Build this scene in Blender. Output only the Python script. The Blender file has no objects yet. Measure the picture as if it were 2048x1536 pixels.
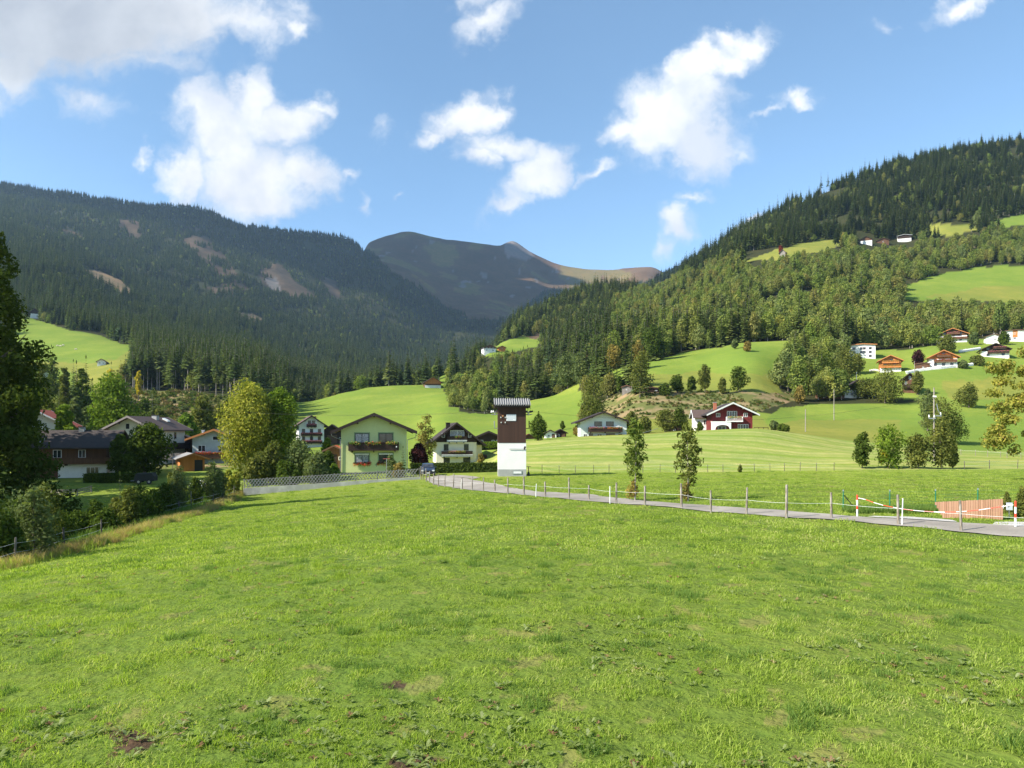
import bpy, math, random
import numpy as np
from mathutils import Vector, Matrix
R = math.radians
rng = np.random.default_rng(7)
random.seed(7)
scene = bpy.context.scene
COL = scene.collection

# ------------------------------------------------------------------ camera
CZ = 4.2          # eye height over the pasture
F = 1480.0        # focal length in photo pixels
HY = 860.0        # row of the eye level
cam = bpy.data.cameras.new('camera')
cam_o = bpy.data.objects.new('camera', cam)
COL.objects.link(cam_o)
cam.sensor_width = 36.0
cam.lens = 36.0 * F / 2048.0
cam.shift_y = (HY - 768.0) / 2048.0
cam.clip_start = 0.2
cam.clip_end = 30000
cam_o.location = (0, 0, CZ)
cam_o.rotation_euler = (R(90), 0, 0)
scene.camera = cam_o

# ------------------------------------------------------------------ light
EL, AZ = 37.0, 23.0
SUNV = Vector((-math.cos(R(EL)) * math.cos(R(AZ)), -math.cos(R(EL)) * math.sin(R(AZ)), math.sin(R(EL))))
sun = bpy.data.lights.new('sun', 'SUN')
sun.energy = 5.0
sun.angle = R(0.53)
sun.color = (1.0, 0.935, 0.83)
sun_o = bpy.data.objects.new('sun', sun)
COL.objects.link(sun_o)
sun_o.rotation_euler = SUNV.to_track_quat('Z', 'Y').to_euler()
scene.view_settings.view_transform = 'Standard'
scene.view_settings.look = 'None'
scene.view_settings.exposure = 1.04
scene.view_settings.gamma = 1
scene.render.film_transparent = False
cy = scene.cycles
cy.max_bounces = 5
cy.diffuse_bounces = 2
cy.glossy_bounces = 2
cy.transmission_bounces = 3
cy.volume_bounces = 0
cy.volume_step_rate = 1
cy.transparent_max_bounces = 8
cy.caustics_reflective = cy.caustics_refractive = False
cy.use_denoising = True
cy.sample_clamp_indirect = 4

# ------------------------------------------------------------------ node helpers
class NT:
    def __init__(s, tree): s.t = tree; s.n = tree.nodes; s.l = tree.links
    def new(s, typ, **kw):
        n = s.n.new(typ)
        for k, v in kw.items(): setattr(n, k, v)
        return n
    def put(s, sock, v):
        if isinstance(v, bpy.types.NodeSocket): s.l.new(v, sock)
        elif v is not None: sock.default_value = v
    def math(s, op, a, b=None, c=None, clamp=False):
        n = s.new('ShaderNodeMath', operation=op, use_clamp=clamp)
        for i, v in enumerate((a, b, c)): s.put(n.inputs[i], v)
        return n.outputs[0]
    def vmath(s, op, a, b=None):
        n = s.new('ShaderNodeVectorMath', operation=op)
        s.put(n.inputs[0], a)
        if b is not None: s.put(n.inputs[3 if op == 'SCALE' else 1], b)
        return n.outputs['Value'] if op in ('LENGTH', 'DOT_PRODUCT') else n.outputs[0]
    def noise(s, vec, scale, detail=4, rough=0.55, dist=0.0, color=False):
        n = s.new('ShaderNodeTexNoise')
        s.put(n.inputs['Vector'], vec); n.inputs['Scale'].default_value = scale
        n.inputs['Detail'].default_value = detail; n.inputs['Roughness'].default_value = rough
        n.inputs['Distortion'].default_value = dist
        return n.outputs['Color' if color else 'Fac']
    def ramp(s, fac, stops, interp='LINEAR'):
        n = s.new('ShaderNodeValToRGB'); n.color_ramp.interpolation = interp
        e = n.color_ramp.elements
        while len(e) < len(stops): e.new(0.5)
        for i, (p, c) in enumerate(stops):
            e[i].position = p; e[i].color = c if len(c) == 4 else (*c, 1)
        s.put(n.inputs[0], fac); return n.outputs[0]
    def mix(s, f, a, b, blend='MIX'):
        n = s.new('ShaderNodeMix', data_type='RGBA', blend_type=blend)
        s.put(n.inputs[0], f); s.put(n.inputs[6], a if isinstance(a, bpy.types.NodeSocket) else (*a, 1))
        s.put(n.inputs[7], b if isinstance(b, bpy.types.NodeSocket) else (*b, 1)); return n.outputs[2]
    def smooth(s, v, a, b):
        n = s.new('ShaderNodeMapRange', interpolation_type='SMOOTHSTEP')
        s.put(n.inputs[0], v); n.inputs[1].default_value = a; n.inputs[2].default_value = b
        return n.outputs[0]

# ------------------------------------------------------------------ sky
world = bpy.data.worlds.new('World'); scene.world = world
world.use_nodes = True
W = NT(world.node_tree); W.n.clear()
out = W.new('ShaderNodeOutputWorld')
sky = W.new('ShaderNodeTexSky', sky_type='NISHITA', sun_disc=False)
sky.sun_elevation = R(EL); sky.sun_rotation = math.atan2(SUNV.x, SUNV.y)
sky.altitude = 900; sky.air_density = 1.0; sky.dust_density = 0.35; sky.ozone_density = 2.2
bg = W.new('ShaderNodeBackground')
gen = W.new('ShaderNodeTexCoord').outputs['Generated']
sepd = W.new('ShaderNodeSeparateXYZ'); W.put(sepd.inputs[0], gen)
zen = W.smooth(sepd.outputs[2], 0.0, 0.45)
W.put(bg.inputs[0], W.mix(1.0, sky.outputs[0], W.mix(zen, (1.02, 1.10, 1.16), (0.93, 1.02, 0.98)), 'MULTIPLY'))
bg.inputs[1].default_value = 0.116
SKY_TINT = bg
# clouds: density field over the sky directions
dyc = W.math('MAXIMUM', sepd.outputs[1], 0.05)
pc = W.new('ShaderNodeCombineXYZ')
W.put(pc.inputs[0], W.math('DIVIDE', sepd.outputs[0], dyc)); W.put(pc.inputs[1], W.math('DIVIDE', sepd.outputs[2], dyc))
pv = pc.outputs[0]
w1 = W.vmath('SUBTRACT', W.noise(pv, 7.0, 3, 0.5, color=True), (0.5, 0.5, 0.5))
w2 = W.vmath('SUBTRACT', W.noise(pv, 24.0, 5, 0.62, color=True), (0.5, 0.5, 0.5))
pw = W.vmath('ADD', pv, W.vmath('ADD', W.vmath('SCALE', w1, 0.10), W.vmath('SCALE', w2, 0.055)))
BLOBS = [  # cx, cy, rx, ry (photo pixels), turn in degrees, weight
    (490, 340, 150, 95, 10, 1), (430, 250, 95, 110, -20, 1), (560, 230, 110, 60, -15, .9), (500, 180, 60, 80, 15, .85),
    (600, 340, 85, 65, 10, .95), (520, 395, 120, 50, 0, .8), (380, 330, 80, 60, -20, .9), (288, 318, 26, 26, 0, .6), (640, 190, 70, 22, -8, .55),
    (930, 215, 82, 62, -15, 1), (870, 258, 55, 26, -20, .8), (990, 200, 45, 32, 0, .7),
    (1010, 300, 105, 48, 12, .9), (1075, 345, 95, 48, -40, .85), (1010, 415, 75, 28, -25, .6), (1180, 335, 60, 17, -22, .5), (965, 320, 52, 38, 0, .75),
    (1350, 215, 135, 95, -25, 1.1), (1400, 130, 110, 52, -30, .9), (1470, 75, 70, 36, -40, .75), (1240, 240, 70, 36, -20, .8), (1400, 275, 95, 75, 0, .9),
    (1585, 185, 62, 24, -8, .62), (1520, 222, 46, 10, -38, .4), (1355, 430, 46, 42, 0, .75), (1320, 490, 34, 44, 0, .5), (1385, 378, 34, 14, 0, .4),
    (1500, 458, 48, 20, -30, .8), (985, 55, 80, 42, -25, .8), (1000, 10, 90, 30, -10, .7), (1920, 20, 75, 32, -22, .7), (1785, 72, 22, 16, 0, .35),
    (730, 400, 16, 22, 10, .35), (770, 255, 22, 22, 0, .25), (800, 370, 16, 10, 0, .28), (700, 350, 36, 14, -10, .35),
    (150, 30, 460, 110, -3, 1.25), (30, 120, 120, 75, -8, .9), (480, 40, 130, 65, 10, .8), (-20, 180, 70, 60, 0, .6), (250, 110, 160, 55, 5, .5), (190, 190, 90, 30, 25, .22), (590, 60, 34, 20, 20, .6),
]
dens = None
for (cx, cy_, rx, ry, tw, wt) in BLOBS:
    m = W.new('ShaderNodeMapping', vector_type='TEXTURE')
    W.put(m.inputs['Vector'], pw)
    m.inputs['Location'].default_value = ((cx - 1024) / F, (HY - cy_) / F, 0)
    m.inputs['Rotation'].default_value = (0, 0, R(-tw))
    m.inputs['Scale'].default_value = (rx * 1.06 / F, ry * 1.06 / F, 1)
    v = W.math('MULTIPLY_ADD', W.vmath('LENGTH', m.outputs[0]), -wt, wt)
    dens = v if dens is None else W.math('SMOOTH_MAX', dens, v, 0.09)
fb = W.noise(pw, 15.0, 7, 0.6)
dn = W.math('ADD', dens, W.math('MULTIPLY', W.math('SUBTRACT', fb, 0.5), 1.05))
alpha = W.smooth(dn, -0.04, 0.66)
alpha = W.math('MULTIPLY', alpha, W.smooth(sepd.outputs[1], 0.1, 0.35))
# light and grey parts of the clouds (a thick grey bank fills the upper left)
mg = W.new('ShaderNodeMapping', vector_type='TEXTURE'); W.put(mg.inputs['Vector'], pw)
mg.inputs['Location'].default_value = ((60 - 1024) / F, (HY - 40) / F, 0)
mg.inputs['Scale'].default_value = (560 / F, 190 / F, 1)
bank = W.smooth(W.vmath('LENGTH', mg.outputs[0]), 1.0, 0.35)
shade = W.noise(pv, 9.0, 4, 0.55)
white = W.mix(W.smooth(shade, 0.34, 0.60), (0.74, 0.78, 0.86), (1.0, 1.0, 1.0))
ccol = W.mix(bank, white, W.mix(W.smooth(shade, 0.3, 0.7), (0.46, 0.49, 0.555), (0.62, 0.65, 0.70)))
bc = W.new('ShaderNodeBackground'); W.put(bc.inputs[0], ccol); bc.inputs[1].default_value = 0.58
mx = W.new('ShaderNodeMixShader'); W.put(mx.inputs[0], alpha); W.l.new(bg.outputs[0], mx.inputs[1]); W.l.new(bc.outputs[0], mx.inputs[2])
W.l.new(mx.outputs[0], out.inputs[0])
world.cycles.sampling_method = 'MANUAL'
world.cycles.sample_map_resolution = 512

# ------------------------------------------------------------------ small numeric helpers
def pchip(x, y, q):
    x = np.asarray(x, float); y = np.asarray(y, float); q = np.clip(q, x[0], x[-1])
    h = np.diff(x); d = np.diff(y, axis=0) / (h if y.ndim == 1 else h[:, None])
    m = np.zeros_like(y)
    a, b = d[:-1], d[1:]
    hh = h if y.ndim == 1 else h[:, None]
    w1_ = 2 * hh[1:] + hh[:-1]; w2_ = hh[1:] + 2 * hh[:-1]
    ok = a * b > 0
    den = np.where(ok, w1_ / np.where(a == 0, 1, a) + w2_ / np.where(b == 0, 1, b), 1)
    m[1:-1] = np.where(ok, (w1_ + w2_) / den, 0)
    m[0], m[-1] = d[0], d[-1]
    i = np.clip(np.searchsorted(x, q, side='right') - 1, 0, len(x) - 2)
    t = (q - x[i]) / h[i]
    if y.ndim > 1: t = t[:, None]; hq = h[i][:, None]
    else: hq = h[i]
    t2, t3 = t * t, t * t * t
    return (2*t3-3*t2+1)*y[i] + (t3-2*t2+t)*hq*m[i] + (-2*t3+3*t2)*y[i+1] + (t3-t2)*hq*m[i+1]

_lat = rng.random((256, 256))
def vnoise(x, y):
    xi = np.floor(x).astype(int); yi = np.floor(y).astype(int)
    fx = x - xi; fy = y - yi
    fx = fx*fx*(3-2*fx); fy = fy*fy*(3-2*fy)
    g = lambda a, b: _lat[a & 255, b & 255]
    return (g(xi, yi)*(1-fx)+g(xi+1, yi)*fx)*(1-fy) + (g(xi, yi+1)*(1-fx)+g(xi+1, yi+1)*fx)*fy
def fbm(x, y, o=4):
    s = 0; a = 1; t = 0
    for k in range(o):
        s = s + a*vnoise(x*2**k+17.3*k, y*2**k+9.1*k); t += a; a *= .5
    return s/t
def sstep(v, a, b):
    t = np.clip((v-a)/(b-a), 0, 1); return t*t*(3-2*t)

# ------------------------------------------------------------------ terrain heights
NX = np.array([-90, -45, -29, -24, -19, -10, 0, 15, 30, 75], float)
NY = np.array([-12, 5, 20, 30, 38, 48, 60, 72, 84, 95], float)
NZ = np.array([
    [-1.5, -1.2, -.8, -.6, -.4, -.1, 0, 0, .1, .2],
    [-1.7, -1.4, -1.1, -.9, -.6, -.15, 0, 0, .1, .2],
    [-2.5, -2.2, -1.9, -1.3, -.95, -.3, 0, .02, .12, .2],
    [-3.0, -2.9, -2.7, -1.95, -1.25, -.4, 0, .08, .27, .3],
    [-3.3, -3.3, -3.1, -2.2, -1.6, -.6, -.08, .08, .15, .2],
    [-3.6, -3.6, -3.2, -2.25, -1.75, -.9, -.2, -.05, .1, .2],
    [-3.7, -3.7, -3.2, -2.5, -2.0, -1.4, -.82, -.4, -.1, 0],
    [-3.7, -3.6, -3.0, -2.7, -2.3, -1.75, -1.15, -.9, -.5, -.3],
    [-3.3, -3.2, -2.7, -2.4, -2.0, -1.35, -1.1, -1.05, -.8, -.5],
    [-2.8, -2.7, -2.3, -2.1, -1.8, -1.5, -1.2, -1.25, -1.1, -.6]])
_gx = np.arange(-90, 75.01, 0.5); _gy = np.arange(-12, 95.01, 0.5)
_t = pchip(NX, NZ.T.copy(), _gx)           # gx x NY
NG = pchip(NY, _t.T.copy(), _gy)           # gy x gx
def near_z(x, y):
    fx = np.clip((np.asarray(x, float)+90)/.5, 0, len(_gx)-1.001); fy = np.clip((np.asarray(y, float)+12)/.5, 0, len(_gy)-1.001)
    i = fx.astype(int); j = fy.astype(int); fx = fx-i; fy = fy-j
    return (NG[j, i]*(1-fx)+NG[j, i+1]*fx)*(1-fy)+(NG[j+1, i]*(1-fx)+NG[j+1, i+1]*fx)*fy
def zof(py, y): return CZ + (HY - py)/F*y
# columns of the far land: photo column -> knots (distance, row) ; row given as ('z', height) for hidden ground
Z = lambda v: ('z', v)
FAR = {
 -500: [(130, Z(-1)), (300, Z(20)), (700, Z(130)), (1500, Z(460)), (3500, Z(1250)), (5000, Z(1000)), (8000, Z(900))],
 0: [(130, 930), (200, 880), (300, 820), (500, 738), (620, 715), (800, 640), (900, 618), (1200, 560), (2000, 470), (3000, 400), (3600, 372), (4600, Z(1000)), (8000, Z(900))],
 130: [(130, 932), (200, 885), (300, 835), (500, 760), (620, 716), (790, 653), (900, 640), (1200, 590), (2000, 500), (3000, 428), (3600, 396), (4600, Z(950)), (8000, Z(900))],
 250: [(130, 932), (200, 888), (300, 818), (400, 782), (600, 716), (720, 686), (850, 675), (1200, 640), (2000, 545), (3000, 445), (3700, 422), (4600, Z(950)), (8000, Z(900))],
 400: [(130, 930), (200, 892), (300, 834), (380, 790), (600, 742), (1000, 692), (2000, 600), (3000, 480), (3700, 432), (4700, Z(950)), (8000, Z(900))],
 500: [(130, 930), (200, 902), (300, 836), (380, 794), (600, 747), (1000, 712), (2000, 630), (3000, 520), (3800, 470), (4800, Z(900)), (8000, Z(1000))],
 600: [(130, 928), (190, 912), (260, 880), (340, 838), (410, 812), (445, 805), (520, Z(16)), (700, 777), (1200, 735), (2200, 655), (3200, 525), (4200, 480), (5200, Z(1000)), (8000, Z(1000))],
 700: [(130, 928), (190, 910), (260, 872), (330, 838), (420, 795), (450, 784), (520, Z(22)), (650, Z(26)), (800, 785), (1200, 752), (2200, 680), (3400, 545), (4400, 489), (5400, Z(1150)), (8000, Z(1000))],
 740: [(130, 928), (190, 910), (260, 870), (330, 836), (430, 786), (460, 775), (530, Z(24)), (700, Z(28)), (900, 782), (1300, 750), (2300, 690), (3400, 545), (4200, 520), (5000, 505), (6000, 490), (7200, Z(1300)), (8000, Z(1000))],
 820: [(130, 928), (190, 908), (260, 868), (330, 830), (430, 784), (470, 771), (540, Z(26)), (700, Z(30)), (900, Z(42)), (1500, Z(95)), (2400, 705), (3600, 566), (4300, 543), (5000, 522), (6000, 471), (7000, Z(1400)), (8000, Z(1000))],
 900: [(130, 932), (155, 925), (200, 885), (260, 852), (330, 815), (400, 788), (450, 778), (475, 766), (520, 745), (580, Z(38)), (800, Z(45)), (1100, Z(65)), (1600, Z(110)), (2500, 712), (4000, 600), (5200, 530), (6000, 487), (7000, Z(1350)), (8000, Z(1000))],
 985: [(130, 930), (145, 914), (160, 893), (190, 880), (260, 850), (320, 826), (420, 788), (500, 755), (560, Z(38)), (640, 716), (690, 694), (740, Z(86)), (900, Z(95)), (1500, Z(150)), (2500, 700), (3900, 618), (5000, 566), (6000, 494), (7000, Z(1350)), (8000, Z(1000))],
 1024: [(130, 895), (142, 886), (170, 879), (250, 848), (330, 813), (420, 795), (560, 742), (650, 712), (720, 688), (800, 672), (1000, 664), (1200, 655), (1500, Z(150)), (2600, 690), (4500, 600), (5500, 535), (6200, 486), (7000, Z(1350)), (8000, Z(1000))],
 1060: [(130, 892), (142, 884), (170, 877), (250, 838), (320, 806), (335, 802), (400, Z(20)), (520, 745), (640, 714), (720, 688), (850, 668), (1200, 645), (1500, Z(160)), (2600, 685), (4500, 605), (5500, 540), (6200, 508), (7000, Z(1300)), (8000, Z(1000))],
 1100: [(130, 888), (142, 880), (170, 875), (240, 838), (320, 798), (330, 794), (380, Z(20)), (480, 747), (650, 700), (900, 658), (1250, 625), (1450, Z(165)), (2600, 680), (4500, 612), (5500, 560), (6200, 524), (7000, Z(1250)), (8000, Z(1000))],
 1200: [(130, 884), (148, 873), (170, 869), (215, 838), (260, 806), (280, 790), (310, 768), (330, 745), (430, 720), (700, 655), (1000, 612), (1300, 590), (1500, Z(215)), (3000, Z(350)), (5000, 590), (6200, 547), (7000, Z(1150)), (8000, Z(900))],
 1300: [(130, 884), (148, 869), (170, 865), (200, 827), (232, 786), (252, 768), (330, 722), (500, 690), (800, 622), (1100, 596), (1300, 588), (1500, Z(235)), (2300, 572), (3000, Z(450)), (6200, 548), (7000, Z(1150)), (8000, Z(900))],
 1400: [(120, 895), (148, 862), (170, 860), (200, 826), (232, 788), (243, 780), (335, 708), (380, 694), (600, 622), (900, 562), (1200, 532), (1400, Z(265)), (2300, 528), (2800, Z(500)), (6200, Z(950)), (8000, Z(900))],
 1500: [(120, 895), (148, 857), (170, 858), (200, 825), (215, 803), (240, 776), (330, 690), (380, Z(50)), (600, 590), (760, 513), (850, 492), (1000, 472), (1200, 466), (1500, Z(320)), (2300, 496), (2800, Z(520)), (8000, Z(900))],
 1600: [(120, 900), (148, 869), (170, 862), (200, 838), (235, 806), (265, 778), (335, 690), (400, Z(56)), (600, 572), (760, 503), (860, 481), (1100, 432), (1250, 412), (1500, Z(370)), (8000, Z(900))],
 1700: [(110, 915), (130, 900), (148, 884), (170, 868), (200, 846), (235, 806), (270, 780), (330, 712), (370, 692), (450, 650), (600, 570), (760, 506), (850, 482), (1100, 402), (1300, 372), (1600, Z(400)), (8000, Z(900))],
 1800: [(110, 922), (148, 893), (180, 862), (220, 826), (255, 780), (300, 738), (350, 700), (400, 682), (500, 640), (545, 602), (700, 547), (820, 502), (870, 486), (1100, 382), (1300, 340), (1600, Z(440)), (8000, Z(900))],
 1900: [(110, 930), (148, 902), (180, 874), (215, 820), (265, 768), (305, 716), (350, 690), (400, 676), (500, 636), (560, 600), (700, 541), (830, 482), (880, 452), (1150, 347), (1350, 322), (1600, Z(480)), (8000, Z(900))],
 2048: [(110, 934), (148, 905), (180, 878), (215, 826), (270, 765), (305, 720), (350, 688), (400, 668), (500, 628), (560, 604), (700, 532), (800, 477), (860, 452), (910, 436), (1150, 342), (1400, 297), (1700, Z(500)), (8000, Z(900))],
 2500: [(110, 934), (148, 905), (220, 835), (310, 715), (560, 590), (900, 430), (1400, 270), (1700, Z(540)), (8000, Z(900))],
}
PXK = sorted(FAR)
YG = np.exp(np.linspace(math.log(95.0), math.log(8000.0), 500))
_cols = []
for px in PXK:
    k = [(95.0, near_z(np.array([(px-1024)/F*95.0]), np.array([95.0]))[0])]
    for (yy, v) in FAR[px]:
        k.append((yy, v[1] if isinstance(v, tuple) else zof(v, yy)))
    kx, kz = zip(*k)
    _cols.append(pchip(np.array(kx), np.array(kz), YG))
_cols = np.array(_cols)
PG = np.arange(-500, 2500.1, 5.0)
FG = pchip(np.array(PXK, float), _cols, PG)     # px x Y
_xx = (PG[:, None]-1024)/F*YG[None, :]; _yy = np.broadcast_to(YG[None, :], _xx.shape)
_amp = sstep(_yy, 500, 2600)
_rel = (fbm(_xx/420+3, _yy/420+7, 4)-.5)*90 + (np.abs(fbm((_xx*.8+_yy*.25)/230, (_yy-_xx*.2)/900, 3)-.5)*-110+14)
FG = FG + _rel*_amp*(.8-.38*sstep(_yy, 4000, 5200))
FG = FG + (fbm(_xx/26, _yy/26, 3)-.5)*1.3*sstep(_yy, 150, 260)
_LY0, _LYS = math.log(95.0), (len(YG)-1)/(math.log(8000.0)-math.log(95.0))
def H(x, y):
    x = np.atleast_1d(np.asarray(x, float)); y = np.atleast_1d(np.asarray(y, float))
    yb = np.clip(y, 95.0, 7990.0)
    px = 1024+F*x/yb
    fx = np.clip((px+500)/5.0, 0, len(PG)-1.001); fy = np.clip((np.log(yb)-_LY0)*_LYS, 0, len(YG)-1.001)
    i = fx.astype(int); j = fy.astype(int); fx = fx-i; fy = fy-j
    fz = (FG[i, j]*(1-fx)+FG[i+1, j]*fx)*(1-fy)+(FG[i, j+1]*(1-fx)+FG[i+1, j+1]*fx)*fy
    nz = near_z(x, np.minimum(y, 95.0))
    bump = (fbm(x/3.1+5, y/3.1, 3)-.5)*.22*(1-sstep(y, 80, 140))
    return np.where(y < 95.0, nz, fz) + bump
def h1(x, y): return float(H(x, y)[0])
def proj(x, y, z): return 1024+F*x/y, HY-F*(z-CZ)/y
_ym = np.concatenate([np.arange(6, 95, .25), YG])
def G(px, py, y0=6, y1=8000):
    """first ground point seen through photo pixel (px, py) between the distances y0 and y1"""
    ys = _ym[(_ym >= y0) & (_ym <= y1)]
    xs = (px-1024)/F*ys; d = H(xs, ys)-(CZ+(HY-py)/F*ys)
    k = np.argmax(d >= 0)
    if d[k] < 0: k = int(np.argmax(d))
    y = ys[k]
    if k > 0 and d[k] > d[k-1] and d[k] >= 0 > d[k-1]:
        y = ys[k-1]+(ys[k]-ys[k-1])*(-d[k-1])/(d[k]-d[k-1])
    x = (px-1024)/F*y
    return Vector((x, y, h1(x, y)))
def T(px, y):
    x = (px-1024)/F*y; return Vector((x, y, h1(x, y)))

# ------------------------------------------------------------------ land cover zones
def inpoly(px, py, poly):
    r = np.zeros(px.shape, bool); n = len(poly)
    for i in range(n):
        x1, y1 = poly[i]; x2, y2 = poly[(i+1) % n]
        if y1 == y2: continue
        c = ((y1 > py) != (y2 > py)) & (px < (x2-x1)*(py-y1)/(y2-y1)+x1)
        r ^= c
    return r
C_PAST = (.170, .225, .038); C_LUSH = (.143, .210, .034); C_MOWN = (.235, .285, .075); C_OLIVE = (.175, .20, .040)
C_DRY = (.185, .160, .07); C_FLOOR = (.035, .040, .016); C_ALP = (.115, .078, .045); C_ROCK = (.17, .155, .14)
C_ROUGH = (.10, .095, .035); C_CUT = (.085, .064, .042); C_STRAW = (.27, .19, .10); C_GARD = (.10, .16, .028)
ZONES = [  # colour, mown, forest?, Ymin, Ymax, polygon in photo pixels of the ground it lies on
 (C_OLIVE, 0, [(20, 716), (275, 700), (262, 730), (235, 762), (150, 800), (20, 800)], 300, 650),
 (C_LUSH, 0, [(20, 622), (60, 636), (120, 652), (200, 672), (268, 690), (230, 716), (200, 726), (100, 726), (40, 720)], 560, 1000),
 (C_LUSH, 0, [(20, 735), (60, 730), (110, 738), (152, 746), (150, 775), (60, 790), (20, 790)], 300, 620),
 (C_ROUGH, 0, [(230, 756), (300, 772), (400, 786), (480, 800), (470, 850), (340, 880), (230, 880)], 190, 400),
 (C_LUSH, 0, [(590, 812), (600, 803), (660, 795), (700, 783), (740, 770), (790, 768), (830, 770), (875, 775), (893, 790), (900, 812), (940, 828), (985, 826), (1040, 812), (1060, 806), (1100, 795), (1162, 785), (1165, 830), (1165, 905), (590, 930)], 118, 470),
 (C_LUSH, 0, [(880, 748), (920, 742), (990, 738), (990, 766), (880, 780)], 420, 600),
 (C_LUSH, 0, [(1500, 866), (1520, 850), (1560, 815), (1700, 800), (1840, 805), (1860, 840), (2300, 840), (2300, 905), (1900, 905), (1800, 905), (1700, 895), (1560, 880)], 118, 235),
 (C_OLIVE, 0, [(1500, 870), (1520, 858), (1600, 840), (1800, 838), (1800, 890), (1700, 895), (1560, 880)], 140, 215),
 (C_DRY, 0, [(1165, 800), (1230, 792), (1300, 782), (1400, 779), (1560, 782), (1610, 796), (1540, 815), (1500, 832), (1380, 838), (1165, 836)], 185, 262),
 (C_OLIVE, 0, [(1165, 836), (1380, 836), (1520, 828), (1560, 880), (1165, 900)], 150, 205),
 (C_LUSH, 0, [(1200, 775), (1205, 742), (1225, 738), (1300, 722), (1400, 699), (1480, 685), (1560, 680), (1650, 678), (1645, 692), (1570, 720), (1550, 755), (1565, 785), (1400, 782), (1250, 780)], 225, 360),
 (C_OLIVE, 0, [(1240, 752), (1400, 745), (1550, 750), (1565, 785), (1400, 782), (1250, 780)], 225, 300),
 (C_LUSH, 0, [(1700, 706), (1740, 700), (1800, 702), (1850, 692), (1950, 680), (2300, 660), (2300, 870), (2000, 870), (1860, 870), (1840, 800), (1760, 790), (1740, 764), (1700, 762)], 195, 440),
 (C_OLIVE, 0, [(1880, 762), (2300, 738), (2300, 800), (1900, 800)], 200, 440),
 (C_LUSH, 0, [(1798, 600), (1805, 573), (1850, 556), (1905, 543), (1980, 534), (2300, 515), (2300, 612), (2020, 606), (1900, 602)], 530, 800),
 (C_OLIVE, 0, [(1850, 595), (1950, 575), (2300, 560), (2300, 612), (1900, 602)], 530, 640),
 (C_OLIVE, 0, [(1490, 523), (1530, 508), (1580, 492), (1640, 479), (1680, 480), (1700, 488), (1650, 503), (1560, 520)], 680, 950),
 (C_OLIVE, 0, [(1850, 452), (1890, 446), (1940, 450), (1960, 458), (1900, 470), (1850, 478)], 780, 960),
 (C_LUSH, 0, [(1990, 440), (2048, 428), (2300, 400), (2300, 455), (2048, 452), (2000, 455)], 780, 1050),
 (C_LUSH, 0, [(958, 708), (990, 690), (1010, 680), (1045, 672), (1082, 674), (1078, 692), (1030, 704), (1000, 716)], 560, 900),
 (C_CUT, 0, [(1050, 672), (1085, 662), (1110, 664), (1082, 680)], 700, 1100),
 (C_ALP, 0, [(735, 496), (745, 486), (820, 460), (900, 470), (1040, 470), (1180, 500), (1340, 540), (1320, 552), (1240, 575), (1160, 572), (1100, 580), (1060, 600), (1010, 640), (950, 640), (880, 604), (820, 568), (770, 530)], 3300, 7600),
 (C_CUT, 0, [(350, 458), (392, 455), (440, 498), (470, 540), (505, 590), (475, 575), (430, 545), (385, 505)], 1200, 3800),
 (C_STRAW, 0, [(150, 536), (200, 545), (240, 562), (272, 586), (250, 590), (205, 572), (170, 552)], 900, 2400),
 (C_CUT, 0, [(236, 440), (280, 444), (290, 480), (262, 478)], 1500, 3800),
 (C_CUT, 0, [(120, 455), (150, 465), (185, 485), (170, 490), (130, 470)], 1500, 3800),
 (C_CUT, 0, [(505, 530), (560, 528), (605, 575), (640, 598), (590, 592), (530, 575)], 1500, 3800),
 (C_CUT, 0, [(625, 545), (670, 560), (680, 600), (650, 592)], 1500, 3800),
 (C_CUT, 0, [(410, 575), (460, 565), (490, 600), (440, 600)], 1500, 3000),
 (C_STRAW, 0, [(462, 620), (500, 626), (535, 645), (500, 644)], 1000, 3000),
 (C_ROCK, 0, [(530, 555), (556, 556), (560, 585), (540, 580)], 1500, 3800),
]
C_SOIL = (.075, .050, .032)
SOIL = [(G(px, py, 6, 40), r) for px, py, r in [(222, 1512, .5), (236, 1496, .45), (256, 1482, .42), (510, 1492, .25), (768, 1368, .2), (805, 1529, .5), (832, 1533, .35)]]
def bare_mask(x, y):
    b = fbm(x/.8+120, y/.8+33, 4); p = fbm(x/6+11, y/6+3, 2); m = b < .255+.04*(p > .5); s = np.zeros(x.shape, bool)
    for g, r in SOIL: s |= np.hypot((x-g.x)*.8, (y-g.y)*.8)*1.0+(b-.5)*1.1 < r*.28
    return m, s
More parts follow.
